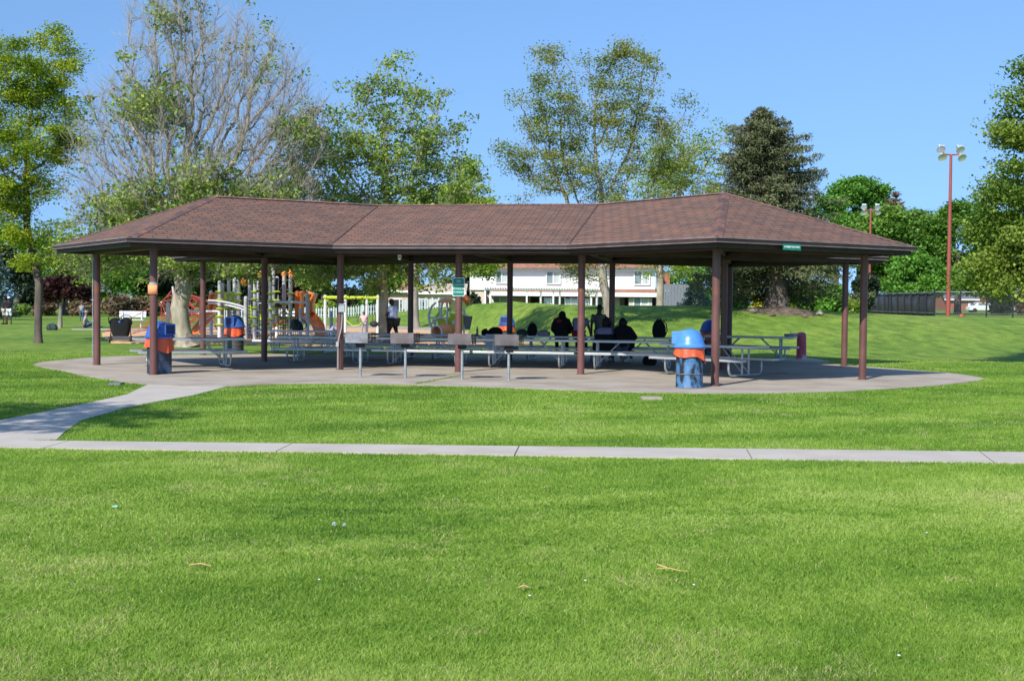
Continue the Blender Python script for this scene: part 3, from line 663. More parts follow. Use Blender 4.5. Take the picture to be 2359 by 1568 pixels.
# ------------------------------------------------------------------ trees
M['leaf_bright'] = leafmat('locust_leaves', [(.095, .170, .014), (.200, .305, .020), (.31, .41, .030), (.42, .48, .06)], .35)
M['leaf_maple'] = leafmat('maple_leaves', [(.045, .112, .012), (.110, .195, .022), (.210, .305, .042), (.34, .41, .085)], .35)
M['leaf_syc'] = leafmat('sycamore_leaves', [(.085, .142, .024), (.165, .255, .040), (.265, .370, .070), (.40, .475, .13)], .35)
M['leaf_deep'] = leafmat('deep_green_leaves', [(.042, .115, .013), (.088, .200, .024), (.145, .280, .040), (.23, .37, .065)], .30)
M['leaf_mid'] = leafmat('mid_green_leaves', [(0.075, 0.180, 0.022), (0.120, 0.285, 0.038), (0.195, 0.405, 0.060)], .35)
M['leaf_olive'] = leafmat('young_locust_leaves', [(.105, .165, .030), (.200, .265, .046), (.30, .365, .072), (.32, .28, .10)], .35)
M['leaf_gold'] = leafmat('light_green_leaves', [(0.056, 0.144, 0.013), (0.150, 0.250, 0.022), (0.312, 0.413, 0.056), (0.450, 0.525, 0.112)], .35)
M['leaf_yellow'] = leafmat('yellow_shrub_leaves', [(.25, .27, .01), (.42, .40, .02), (.5, .48, .06)], .35)
M['leaf_plum'] = leafmat('plum_leaves', [(.014, .006, .007), (.035, .012, .013), (.065, .022, .02)], .2)
M['leaf_brown'] = leafmat('brown_hedge_leaves', [(0.084, 0.066, 0.036), (0.168, 0.120, 0.072), (0.240, 0.156, 0.096), (0.156, 0.180, 0.060)], .2)
M['leaf_dark'] = leafmat('dark_evergreen', [(.012, .022, .012), (.025, .045, .02), (.045, .07, .03)], .12)
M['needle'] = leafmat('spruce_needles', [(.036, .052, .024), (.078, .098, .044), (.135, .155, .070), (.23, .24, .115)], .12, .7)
M['needle_blue'] = leafmat('blue_spruce_needles', [(0.060, 0.108, 0.084), (0.132, 0.204, 0.168), (0.240, 0.324, 0.288)], .12, .7)

def skeleton(trunk, att, step, kill, infl=9e9, maxn=2600, seed=1, up=.12, jit=.16):
    r = np.random.default_rng(seed); P = [np.array(p, float) for p in trunk]; par = [-1] + list(range(len(P) - 1))
    att = att.copy(); near = np.full(len(att), 9e9); who = np.zeros(len(att), int)
    def upd(i):
        nonlocal near, who
        d = np.linalg.norm(att - P[i], axis=1); m = d < near; near[m] = d[m]; who[m] = i
    for i in range(max(0, len(P) - max(2, len(P)//2)), len(P)): upd(i)
    for it in range(160):
        if len(att) == 0 or len(P) > maxn: break
        act = near < infl; new = []
        for i in np.unique(who[act]):
            m = (who == i) & act; d = att[m] - P[i]; d /= np.linalg.norm(d, axis=1)[:, None] + 1e-9
            v = d.mean(0) + r.standard_normal(3)*jit; v[2] += up
            pd = P[i] - P[par[i]] if par[i] >= 0 else np.array([0, 0, 1.]); v = v/(np.linalg.norm(v) + 1e-9)*1.0 + pd/(np.linalg.norm(pd) + 1e-9)*.45
            v /= np.linalg.norm(v) + 1e-9; new.append((i, P[i] + v*step))
        if not new: break
        st = len(P)
        for i, p in new: P.append(p); par.append(int(i))
        for i in range(st, len(P)): upd(i)
        k = near > kill; att, near, who = att[k], near[k], who[k]
    return np.array(P), np.array(par)
def radii(par, tip, r0, p=2.15):
    n = len(par); acc = np.zeros(n); kids = np.zeros(n, int)
    for i in range(1, n): kids[par[i]] += 1
    acc[kids == 0] = tip**p
    for i in range(n - 1, 0, -1): acc[par[i]] += acc[i] if kids[i] else tip**p
    a = acc**(1/p); s = (r0 - tip)/(max(a[0], 1e-6) - tip + 1e-9); return tip + (a - tip)*s, kids
def limbs(P, par, rad, sel, ns):
    e = np.nonzero(sel)[0]; e = e[par[e] >= 0]; p = par[e]
    d = P[e] - P[p]; d /= np.linalg.norm(d, axis=1)[:, None] + 1e-9
    pd = np.where((par[p] >= 0)[:, None], P[p] - P[np.maximum(par[p], 0)], d); pd /= np.linalg.norm(pd, axis=1)[:, None] + 1e-9
    r0 = np.where(rad[e] < .62*rad[p], rad[e]*1.05, rad[p]); pd = np.where((rad[e] < .62*rad[p])[:, None], d, pd)
    def ring(c, dd, rr):
        ref = np.tile(np.array([.31, .93, .2]), (len(c), 1)); a = ref - dd*(ref*dd).sum(1)[:, None]; a /= np.linalg.norm(a, axis=1)[:, None] + 1e-9
        b = np.cross(dd, a); t = np.arange(ns)*2*np.pi/ns
        return c[:, None] + (a[:, None]*np.cos(t)[None, :, None] + b[:, None]*np.sin(t)[None, :, None])*rr[:, None, None]
    V = np.concatenate([ring(P[p], pd, r0), ring(P[e], d, rad[e])], 1).reshape(-1, 3)
    b = np.arange(len(e))[:, None]*(2*ns); F = [b + [j, (j+1) % ns, ns + (j+1) % ns, ns + j] for j in range(ns)]
    return V, np.concatenate(F, 0)
def leafquads(C, size, r, flat=.35, asp=.62):
    n = len(C); nz = r.standard_normal((n, 3)); nz[:, 2] = np.abs(nz[:, 2]) + flat; nz /= np.linalg.norm(nz, axis=1)[:, None]
    a = np.cross(nz, r.standard_normal((n, 3))); a /= np.linalg.norm(a, axis=1)[:, None] + 1e-9; b = np.cross(nz, a)
    s = (size*(.6 + .8*r.random(n)))[:, None]
    V = np.stack([C - a*s, C - b*s*asp + nz*s*.12, C + a*s, C + b*s*asp + nz*s*.12], 1).reshape(-1, 3)
    return V, np.arange(n)[:, None]*4 + [0, 1, 2, 3]
def env_pts(env, Y, n, r, squash=.75):
    """points in blobs given as (x, y, rx, ry) in frame pixels, at depth Y"""
    k = Y/F_PX; w = np.array([e[2]*e[3]*(e[4] if len(e) > 4 else 1.0) for e in env], float); w /= w.sum(); out = []
    for e, m in zip(env, r.multinomial(n, w)):
        c = at(e[0], e[1], Y); u = r.standard_normal((m, 3)); u /= np.linalg.norm(u, axis=1)[:, None]
        u *= (r.random(m)**.42)[:, None]
        out.append(np.array([c.x, c.y, c.z]) + u*np.array([e[2]*k, min(e[2]*k, 4.5)*squash, e[3]*k]))
    return np.concatenate(out)
def twigs(P, D, n_each, L, r0, r, upb=.5):
    m = len(P)*n_each; B = np.repeat(P, n_each, 0); D = np.repeat(D, n_each, 0)
    v = D + r.standard_normal((m, 3))*.75; v[:, 2] += upb; v /= np.linalg.norm(v, axis=1)[:, None]
    l = (L*(.4 + .9*r.random(m)))[:, None]; mid = B + v*l*.55 + r.standard_normal((m, 3))*.05*l; v2 = v + r.standard_normal((m, 3))*.25; v2[:, 2] += upb*.4; v2 /= np.linalg.norm(v2, axis=1)[:, None]
    E = mid + v2*l*.5; a = np.cross(v, r.standard_normal((m, 3))); a /= np.linalg.norm(a, axis=1)[:, None]; b = np.cross(v, a)
    V = np.stack([B + a*r0, B - a*r0*.5 + b*r0*.87, B - a*r0*.5 - b*r0*.87, mid + a*r0*.65, mid - a*r0*.32 + b*r0*.56, mid - a*r0*.32 - b*r0*.56, E], 1).reshape(-1, 3)
    q = np.arange(m)[:, None]*7
    F = np.concatenate([q + f for f in ([0, 1, 4], [0, 4, 3], [1, 2, 5], [1, 5, 4], [2, 0, 3], [2, 3, 5], [3, 4, 6], [4, 5, 6], [5, 3, 6])], 0)
    return V, F, mid, E
def tree(name, label, Y, trunk, r0, env, leaf, nleaf, lsize, cat='tree', group=None, bark='bark_grey', natt=1500, step=None, kill=None, lenv=None,
         seed=1, sig=.32, ntw=0, twL=.8, twmat='twig', tip=.012, flare=1.5, maxn=2400, twup=.5, base_z=None, squash=.75, flat=.35, up=.12, twr=.010, per=14, asp=.62, jit=.16, scatter=0.0):
    r = np.random.default_rng(seed); b0 = trunk[0]; base = at(b0[0], b0[1], Y)
    z0 = tz(base.x, Y) - .05 if base_z is None else base_z
    T = [np.array([base.x, Y, z0])]
    for t in trunk[1:]:
        p = at(t[0], t[1], Y + (t[2] if len(t) > 2 else 0)); T.append(np.array([p.x, p.y, p.z]))
    H = T[-1][2] - T[0][2]; step = step or 12*Y/F_PX; kill = kill or step*1.6
    dense = [T[0]]
    for a, b in zip(T[:-1], T[1:]):
        k = max(1, int(np.linalg.norm(b - a)/step)); dense += [a + (b - a)*(j/k) for j in range(1, k+1)]
    A = env_pts(env, Y, natt, r, squash); P, par = skeleton(dense, A, step, kill, seed=seed, maxn=maxn, up=up, jit=jit)
    rad, kids = radii(par, tip, r0); nd = len(dense)
    rad[0] = r0*flare; 
    if nd > 2: rad[1] = max(rad[1], r0*(1 + (flare-1)*.3))
    root = thing(name, label, cat, (T[0][0], T[0][1], z0), 0, group); off = np.array([T[0][0], T[0][1], z0])
    V0, F0 = limbs(P, par, rad, rad > .045, 9)
    thin = rad <= .045
    D = np.zeros_like(P); D[1:] = P[1:] - P[par[1:]]; D /= np.linalg.norm(D, axis=1)[:, None] + 1e-9
    V, Fc = limbs(P, par, rad, thin, 4); tp = np.nonzero(thin & (np.arange(len(P)) > nd))[0]
    npmesh('trunk', np.concatenate([V0, V]) - off, np.concatenate([F0, Fc + len(V0)]), M[bark], root, smooth=True)
    ends = P[tp]
    if ntw:
        V, F3, mid, E = twigs(P[tp], D[tp], ntw, twL, twr, r, twup); npmesh('twigs', V - off, F3, M[twmat], root)
        ends = np.concatenate([P[tp], mid, E])
    if nleaf:
        if lenv is not None:        # leaves only inside these blobs
            m = np.zeros(len(ends), bool)
            for e in lenv:
                c = at(e[0], e[1], Y); k = Y/F_PX
                m |= ((ends[:, 0] - c.x)/(e[2]*k))**2 + ((ends[:, 2] - c.z)/(e[3]*k))**2 + .25*((ends[:, 1] - Y)/(e[2]*k))**2 < .35 + 1.3*r.random(len(ends))**1.5
            m |= r.random(len(ends)) < scatter
            ends = ends[m]
        if len(ends):
            nc = max(1, nleaf//per); cc_ = ends[r.integers(0, len(ends), nc)] + r.standard_normal((nc, 3))*sig*.25
            ks = .55 + .8*r.random(nc); j = r.integers(0, nc, nleaf); c = cc_[j]
            C = c + np.clip(r.standard_normal((nleaf, 3)), -1.6, 1.6)*(sig*ks[j])[:, None]*np.array([1, 1, .5])
            tn = np.clip(.5 + .22*r.standard_normal(nleaf) + .25*np.sin(c[:, 0]*2.1 + c[:, 1]*1.7 + c[:, 2]*1.3), 0, 1)
            V, Fq_ = leafquads(C, lsize, r, flat, asp); npmesh('crown', V - off, Fq_, M[leaf], root, tone=tn)
    return root
def shrub(name, label, xd, yd, Y, rx, ry, leaf, n, ls, seed, group=None, cat='shrub', lumps=7, zb=None, stem='bark_dark', dens=.5):
    """a bush standing on the ground at depth Y; yd = centre height in the frame, rx/ry in frame pixels"""
    r = np.random.default_rng(seed); k = Y/F_PX; c = at(xd, yd, Y); z0 = tz(c.x, Y) if zb is None else zb
    top = c.z + ry*k; cz = (top + z0)/2; hz = max(.3, (top - z0)/2)
    root = thing(name, label, cat, (c.x, Y, z0), 0, group)
    ce = np.stack([(r.random(lumps)*2 - 1)*rx*k*.62, (r.random(lumps)*2 - 1)*rx*k*.5, cz - z0 + (r.random(lumps)*2 - 1)*hz*.55], 1)
    ra = np.stack([rx*k*(.35 + .25*r.random(lumps))]*2 + [hz*(.42 + .25*r.random(lumps))], 1)
    ce = np.concatenate([ce, [[0, 0, cz - z0]]]); ra = np.concatenate([ra, [[rx*k*.8, rx*k*.6, hz*.95]]])
    i = r.integers(0, lumps + 1, n); u = r.standard_normal((n, 3)); u /= np.linalg.norm(u, axis=1)[:, None]; u *= (dens + (1-dens)*r.random(n))[:, None]**.5
    C = ce[i] + u*ra[i]*(.9 + .16*r.standard_normal((n, 1))); C[:, 2] = np.abs(C[:, 2]) + .02
    V, Fq_ = leafquads(C, ls, r); tn = np.clip(.5 + .24*r.standard_normal(n) + .2*np.sin(i*2.3), 0, 1)
    npmesh('foliage', V, Fq_, M[leaf], root, tone=tn)
    mb = MB()
    for j in range(4):
        a = j*1.7; mb.tube([(0.05*math.cos(a), .05*math.sin(a), -.05), (rx*k*.25*math.cos(a), rx*k*.2*math.sin(a), hz*.9), (rx*k*.45*math.cos(a), rx*k*.35*math.sin(a), hz*1.6)], [.05, .035, .012], 5)
    mb.build('stem', M[stem], root); return root
def spruce(name, label, xd, base_yd, Y, top_yd, lean_xd, prof, leaf, seed, n_wh=34, per=9, dens=46, size=.16, skirt=0.0, trunk_r=.42, group=None, cat='spruce tree', droop=.35):
    """prof: list of (height fraction, radius in frame px)"""
    r = np.random.default_rng(seed); k = Y/F_PX; b = at(xd, base_yd, Y); z0 = tz(b.x, Y) - .05; t = at(lean_xd, top_yd, Y); H = t.z - z0
    root = thing(name, label, cat, (b.x, Y, z0), 0, group); lx = t.x - b.x
    mb = MB(); mb.tube([(0, 0, -.1), (0, 0, .25), (0, 0, 1.0), (lx*.4, 0, H*.4), (lx*.75, 0, H*.75), (lx, 0, H)], [trunk_r*1.7, trunk_r*1.15, trunk_r, trunk_r*.7, trunk_r*.35, .02], 12)
    hs = [p[0] for p in prof]; rs = [p[1]*k for p in prof]; C = []; S = []; TN = []; br = MB()
    for i in range(n_wh):
        f = skirt + (1 - skirt)*((i + r.random()*.6)/n_wh)**.92; z = f*H; Rm = np.interp(f, hs, rs)
        for j in range(per):
            a = r.random()*2*math.pi; L = Rm*(.45 + .70*r.random()**.8); x0 = lx*f
            L *= .86 + .20*math.sin(3*a + i*.9) + .10*math.sin(7*a + i*2.3)
            if f < skirt + .12 and math.sin(a) < -.45: continue
            dz = -droop*L*(1.1 - f)*(.6 + .5*r.random()) + .95*L*max(0, f - .50)
            m = max(4, int(L*dens)); s = (r.random(m)*.96 + .04)**.75
            px = x0 + np.cos(a)*L*s; py = np.sin(a)*L*s; pz = z + dz*np.sin(s*1.75) + .05*L*s**3
            wd = .10 + .20*L*(1 - s)**.6*.6; off = r.standard_normal(m)*wd
            hang = -np.abs(r.standard_normal(m))*(.14 + .10*(1 - f))
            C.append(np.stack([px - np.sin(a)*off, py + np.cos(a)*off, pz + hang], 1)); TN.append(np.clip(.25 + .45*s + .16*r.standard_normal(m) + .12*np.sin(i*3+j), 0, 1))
            br.tube([(x0, 0, z), (x0 + math.cos(a)*L*.5, math.sin(a)*L*.5, z + dz*math.sin(.87)), (x0 + math.cos(a)*L*.95, math.sin(a)*L*.95, z + dz*math.sin(1.66))], [.05, .03, .01], 4, False)
    C = np.concatenate(C); TN = np.concatenate(TN)
    n0 = len(mb.v); mb.v += br.v; mb.f += [tuple(i + n0 for i in f) for f in br.f]; mb.build('trunk', M['bark_dark'], root, True)
    V, Fq_ = leafquads(C, size, r, .2, .30); npmesh('crown', V, Fq_, M[leaf], root, tone=TN); return root

# --- left honey locust, bright yellow-green
tree('honey_locust_tree', 'tall bright yellow green tree at the left edge with a thin forked trunk', 51.5,
     [(88, 790), (88, 715), (90, 655), (78, 600, .3), (62, 520, .2), (60, 400)], .15,
     [(30, 180, 150, 115), (110, 165, 85, 95), (20, 330, 160, 110), (120, 310, 85, 115), (-20, 440, 130, 70), (80, 430, 90, 50, .7), (60, 110, 60, 50), (140, 110, 40, 50, .8), (30, 545, 100, 60, .6), (150, 540, 60, 60, .5), (90, 600, 90, 40, .4)],
     'leaf_bright', 66000, .060, seed=11, sig=.30, natt=1500, per=120, asp=.5, kill=.58, step=.26, bark='bark_dark', flare=1.35, maxn=2600, flat=.8)
# --- the part-bare sycamore
tree('sycamore_tree', 'huge half bare sycamore with thick mottled trunk and grey twiggy top behind the roof', 49.0,
     [(432, 800), (420, 760), (412, 710), (424, 665), (415, 600), (412, 560)], .33,
     [(400, 60, 110, 150, .9), (390, 260, 170, 160), (560, 230, 150, 190, 1.0), (640, 330, 120, 170, .9), (270, 330, 110, 130, .9), (230, 430, 90, 110, .8), (480, 430, 230, 110), (330, 500, 160, 80), (620, 500, 140, 90, .8), (240, 590, 110, 60, .6), (480, 620, 190, 45, .7), (540, 110, 80, 100, .55), (700, 280, 70, 90, .5)],
     'leaf_syc', 34000, .072, bark='bark_syc', seed=21, natt=3900, maxn=6000, sig=.24, ntw=5, twL=.95, twup=.55, flare=1.9, tip=.011, step=.22, kill=.36, up=.36, per=18, twr=.007, jit=.34, scatter=.03,
     lenv=[(350, 245, 78, 52), (330, 500, 150, 62), (460, 470, 140, 75), (260, 560, 120, 50), (560, 500, 110, 70), (330, 600, 170, 65), (480, 615, 200, 50), (640, 470, 60, 70), (385, 50, 40, 25), (690, 310, 45, 40), (190, 610, 90, 50), (480, 400, 60, 60)])
# --- second sycamore, leafy
tree('sycamore_tree', 'leafy sycamore with slender pale trunk behind the person in the pale shirt', 54.0,
     [(884, 795), (882, 740), (884, 690), (880, 640), (886, 560), (890, 480)], .19,
     [(900, 210, 60, 60), (840, 260, 60, 70), (760, 400, 130, 110), (900, 370, 130, 110), (1000, 330, 75, 90), (960, 250, 60, 50, .5), (1050, 430, 70, 60), (730, 520, 140, 70), (900, 520, 180, 70), (1030, 530, 90, 60), (730, 300, 60, 90, .5), (820, 620, 170, 50), (980, 630, 110, 45), (1010, 230, 45, 25, .4)],
     'leaf_syc', 44000, .070, bark='bark_syc', seed=34, natt=2200, maxn=3600, sig=.25, ntw=3, twL=.8, twup=.5, flare=1.4, step=.25, kill=.5, twr=.0075, up=.3, per=30)
tree('park_tree', 'bright green bushy tree behind the shelter roof to the right of the leafy sycamore', 84.0,
     [(957, 722), (955, 680), (960, 600), (1040, 520, .5), (1055, 460)], .24,
     [(1075, 400, 32, 45, 1.3), (1060, 470, 75, 60), (1120, 500, 40, 40), (1030, 560, 110, 60), (980, 500, 60, 60), (1090, 600, 70, 50)], 'leaf_gold', 30000, .10, seed=45, natt=900, sig=.38, per=24, bark='bark_grey', maxn=1500)
# --- centre locust
tree('locust_tree', 'airy many stemmed tree with small olive leaves above the middle of the shelter roof', 53.0,
     [(1402, 745), (1401, 720), (1398, 690), (1390, 655), (1384, 600)], .18,
     [(1260, 160, 40, 60, .7), (1390, 190, 70, 80, 1), (1470, 160, 70, 60, .9), (1250, 260, 70, 80), (1340, 280, 90, 90), (1450, 280, 100, 90), (1570, 270, 45, 60, .8), (1200, 370, 50, 50, .8), (1280, 390, 90, 80), (1400, 400, 110, 80), (1530, 380, 70, 70, .7), (1220, 460, 50, 25, .5), (1420, 500, 170, 50, .6), (1340, 600, 110, 60, .22), (1470, 590, 110, 60, .3), (1600, 480, 60, 60, .3)],
     'leaf_olive', 62000, .052, bark='bark_grey', seed=52, natt=1500, maxn=3000, sig=.31, ntw=1, twL=.5, twmat='bark_grey', flare=1.3, step=.27, kill=.55, flat=.9, tip=.012, up=.3, per=135, asp=.5)
tree('park_tree', 'thin pale leaved tree with light trunk behind the grass mound left of the spruce', 80.0,
     [(1519, 712), (1520, 660), (1518, 600), (1530, 540), (1560, 470), (1570, 420)], .22,
     [(1560, 370, 75, 60), (1600, 440, 60, 60), (1520, 430, 70, 60), (1640, 350, 45, 50, .5), (1600, 520, 90, 50), (1560, 600, 90, 50, .7), (1480, 560, 60, 50, .5)], 'leaf_gold', 17000, .075, per=22, seed=61, natt=1000, sig=.34, bark='bark_syc', ntw=2, twL=1.0, maxn=1700)
# --- spruces
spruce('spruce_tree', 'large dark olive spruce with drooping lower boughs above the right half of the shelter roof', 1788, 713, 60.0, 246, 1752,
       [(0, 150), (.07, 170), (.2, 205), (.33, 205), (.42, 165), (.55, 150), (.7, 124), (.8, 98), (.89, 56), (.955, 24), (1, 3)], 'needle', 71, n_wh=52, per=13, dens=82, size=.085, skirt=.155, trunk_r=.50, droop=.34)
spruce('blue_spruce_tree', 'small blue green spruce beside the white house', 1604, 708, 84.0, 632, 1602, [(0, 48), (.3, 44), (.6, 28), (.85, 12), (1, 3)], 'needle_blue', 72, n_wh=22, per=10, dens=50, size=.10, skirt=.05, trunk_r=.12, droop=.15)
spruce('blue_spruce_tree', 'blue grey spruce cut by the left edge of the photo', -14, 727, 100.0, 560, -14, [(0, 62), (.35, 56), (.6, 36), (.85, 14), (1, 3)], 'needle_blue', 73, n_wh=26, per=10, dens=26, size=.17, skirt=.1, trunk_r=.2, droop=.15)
# --- right-hand big tree with its trunk outside the frame
tree('maple_tree', 'big light green tree hanging in from the right edge of the photo', 40.0,
     [(2470, 812), (2468, 700), (2462, 560), (2450, 420), (2440, 320)], .30,
     [(2400, 230, 100, 90), (2340, 330, 90, 80), (2420, 420, 170, 110), (2330, 480, 95, 80), (2400, 560, 180, 100), (2290, 610, 80, 60), (2240, 640, 55, 35, .8), (2330, 660, 90, 50), (2480, 300, 150, 150), (2380, 160, 60, 40, .7), (2320, 210, 30, 20, .8)],
     'leaf_maple', 88000, .054, seed=81, natt=1500, maxn=3000, sig=.30, per=100, kill=.55, step=.25, bark='bark_dark', squash=.7)
# --- dense round trees far right
for i, (x, Y, env, lf, n, lab) in enumerate([
        (2048, 150, [(2040, 520, 70, 45), (2090, 560, 55, 60), (2020, 600, 60, 60), (2075, 640, 70, 45)], 'leaf_deep', 13000, 'dense round green tree right of the roof end, behind the shorter floodlight pole'),
        (2205, 150, [(2180, 510, 60, 35), (2225, 520, 55, 45), (2160, 590, 70, 60), (2225, 620, 65, 70), (2140, 560, 45, 45)], 'leaf_deep', 15000, 'dense round green tree behind the tall floodlight pole'),
        (2290, 155, [(2270, 500, 50, 35), (2310, 560, 70, 70), (2260, 620, 60, 60), (2340, 620, 70, 60)], 'leaf_deep', 12000, 'dense green tree between the tall floodlight pole and the tree at the right edge'),
        (1925, 168, [(1915, 500, 60, 60), (1985, 560, 90, 60), (1900, 600, 80, 60)], 'leaf_mid', 12000, 'broad green tree just right of the big spruce'),
        (2128, 158, [(2118, 525, 60, 40), (2150, 585, 60, 60), (2100, 590, 50, 50)], 'leaf_deep', 11000, 'dense green tree filling the gap left of the tall floodlight pole'),
        (1978, 175, [(1975, 448, 75, 42), (1950, 490, 50, 45), (2010, 470, 35, 40), (1980, 540, 70, 50)], 'leaf_mid', 11000, 'taller paler green tree rising behind the right end of the roof'),
        (2118, 145, [(2110, 620, 45, 45), (2160, 655, 50, 35), (2080, 665, 45, 30)], 'leaf_mid', 8000, 'lower lighter green tree just above the black court fence')]):
    tree('park_tree', lab, float(Y), [(x, 730), (x, 690), (x, 640), (x, 590)], .35, env, lf, int(n*2.1), .20, seed=90+i, natt=520, sig=.70, per=40, bark='bark_dark', maxn=900, group='dense trees beyond the court', squash=.6, step=1.0, kill=1.7, tip=.03, base_z=.2)
spruce('conifer_tree', 'brownish conifer top showing between the far green trees', 2068, 726, 170.0, 438, 2062, [(0, 60), (.4, 52), (.7, 38), (.9, 24), (1, 4)], 'leaf_brown', 97, n_wh=24, per=8, dens=11, size=.28, skirt=.2, trunk_r=.4)
# --- left background
tree('plum_tree', 'small purple leaved plum tree with pale trunk on the far left lawn', 76.0, [(138, 757), (139, 725), (140, 700), (145, 685)], .10,
     [(132, 674, 34, 20), (172, 672, 36, 20), (155, 655, 42, 18), (200, 680, 20, 14)], 'leaf_plum', 5200, .13, seed=101, natt=330, sig=.25, bark='bark_grey', maxn=500, flare=2.2)
bgt = [(-20, 128, [(-30, 600, 90, 110), (30, 640, 60, 70)], 'leaf_mid', 7000, 'green tree at the far left behind the blue grey spruce'),
       (205, 140, [(205, 640, 90, 70), (230, 690, 80, 40)], 'leaf_syc', 8000, 'pale green tree behind the purple plum tree'),
       (425, 142, [(430, 650, 90, 60), (380, 690, 80, 40), (480, 690, 70, 40)], 'leaf_deep', 8500, 'deep green tree far behind the sycamore trunk'),
       (590, 142, [(590, 640, 90, 70), (640, 695, 80, 35), (540, 695, 70, 35)], 'leaf_mid', 8000, 'mid green tree behind the tall grey climbing posts'),
       (715, 142, [(715, 640, 80, 60), (760, 690, 70, 35), (820, 680, 70, 40)], 'leaf_dark', 8000, 'dark tree behind the orange slide hood'),
       (40, 118, [(45, 660, 60, 55), (10, 620, 60, 50)], 'leaf_dark', 7000, 'dark evergreen tree behind the blue grey spruce at the far left'),
       (150, 125, [(150, 600, 75, 60), (110, 640, 55, 40)], 'leaf_mid', 6500, 'mid green tree behind the purple plum tree'),
       (262, 125, [(262, 620, 75, 60), (290, 570, 60, 45)], 'leaf_mid', 6500, 'mid green tree behind the two leftmost columns'),
       (345, 130, [(350, 655, 60, 45), (380, 610, 60, 50)], 'leaf_dark', 6500, 'dark tree behind the red rope net'),
       (520, 130, [(520, 640, 90, 60), (480, 600, 60, 50)], 'leaf_dark', 8000, 'dark green tree behind the tower of climbing posts'),
       (650, 128, [(650, 650, 60, 45), (690, 610, 70, 50)], 'leaf_plum', 6500, 'dark reddish tree behind the right slide'),
       (745, 122, [(745, 630, 60, 50), (790, 600, 60, 45)], 'leaf_syc', 7000, 'olive green tree behind the lime swing beam'),
       (850, 126, [(845, 610, 70, 50), (900, 640, 50, 40)], 'leaf_mid', 6500, 'green tree behind the picket fence')]
for i, (x, Y, env, lf, n, lab) in enumerate(bgt):
    tree('background_tree', lab, float(Y), [(x, 730), (x, 700), (x, 670)], .22, env, lf, int(n*1.9), .16, seed=110+i, natt=300, sig=.65, per=30, bark='bark_dark', maxn=500, group='trees behind the playground', squash=.6, step=.9, kill=1.5, tip=.03, base_z=-.02 if x < 700 else None)
tree('background_tree', 'green tree just right of the townhouse behind the board fence', 158.0, [(1610, 725), (1610, 690), (1610, 650)], .25, [(1590, 640, 70, 70), (1680, 620, 90, 80), (1560, 680, 50, 30)], 'leaf_mid', 17000, .19, seed=141, natt=400, sig=.7, per=30, bark='bark_dark', maxn=600, squash=.6, step=1.0, kill=1.6, tip=.03, base_z=0)
tree('background_tree', 'dark tree between the cream house and the townhouse', 160.0, [(1100, 725), (1100, 690), (1100, 650)], .25, [(1100, 640, 60, 60), (1080, 680, 50, 30)], 'leaf_dark', 9000, .19, seed=142, natt=250, sig=.7, per=30, bark='bark_dark', maxn=400, squash=.6, step=1.0, kill=1.6, tip=.03, base_z=0)
for i, (x, y, Y, rx, ry, lf, n, lab) in enumerate([
        (110, 712, 118, 34, 22, 'leaf_brown', 1900, 'brown bare looking shrub left of the plum trunk'), (190, 710, 119, 40, 24, 'leaf_brown', 2200, 'brown twiggy shrub behind the far child'),
        (262, 708, 118, 36, 26, 'leaf_brown', 2200, 'brown shrub behind the grey park bench'), (330, 708, 120, 38, 26, 'leaf_brown', 2200, 'reddish brown shrub left of the red rope net'),
        (30, 716, 112, 40, 18, 'leaf_syc', 1800, 'low green shrub behind the two far standing people'), (60, 706, 122, 34, 26, 'leaf_dark', 1900, 'dark shrub under the far left evergreen'),
        (560, 706, 122, 60, 26, 'leaf_dark', 2600, 'dark shrub behind the climbing posts'), (680, 706, 122, 52, 28, 'leaf_plum', 2400, 'dark purple shrub behind the orange slide'),
        (745, 703, 118, 30, 12, 'leaf_gold', 1200, 'small yellow green shrub left of the picket fence'), (865, 700, 116, 34, 12, 'leaf_mid', 1500, 'round green shrub behind the picket fence'),
        (410, 706, 121, 50, 26, 'leaf_dark', 2400, 'dark shrub behind the sycamore trunk')]):
    shrub('shrub', lab, x, y, float(Y), rx, ry, lf, n, .17, 130+i, 'shrubs along the far edge of the lawn')
for i, (x, y, Y, rx, ry, lf, n, lab) in enumerate([
        (1652, 680, 92, 34, 26, 'leaf_mid', 2600, 'green shrub right of the blue green spruce'), (1700, 676, 90, 40, 30, 'leaf_deep', 3000, 'green shrub left of the spruce trunk behind the corner column'),
        (1752, 692, 80, 22, 18, 'leaf_yellow', 1500, 'yellow leaved shrub just left of the spruce trunk'), (1815, 684, 88, 20, 30, 'leaf_gold', 1500, 'yellow green shrub just right of the spruce trunk'),
        (1862, 678, 90, 44, 36, 'leaf_deep', 3400, 'dark green shrub right of the spruce trunk'), (1920, 685, 88, 44, 32, 'leaf_mid', 3200, 'green shrub beside the column at the right end'),
        (1972, 700, 86, 24, 14, 'leaf_gold', 1400, 'clipped yellow green mound shrub between the two right columns'), (1990, 672, 110, 34, 40, 'leaf_dark', 2400, 'dark shrub at the left end of the court fence'),
        (2300, 690, 150, 40, 22, 'leaf_dark', 1800, 'dark shrub beyond the wire fence by the brick house'), (2352, 690, 150, 34, 22, 'leaf_brown', 1500, 'brown shrub beyond the wire fence at the right edge'),
        (1095, 694, 120, 16, 16, 'leaf_dark', 900, 'dark shrub at the left end of the pergola')]):
    shrub('shrub', lab, x, y, float(Y), rx, ry, lf, n, .15 if Y < 100 else .22, 150+i, 'shrubs behind the grass mound')
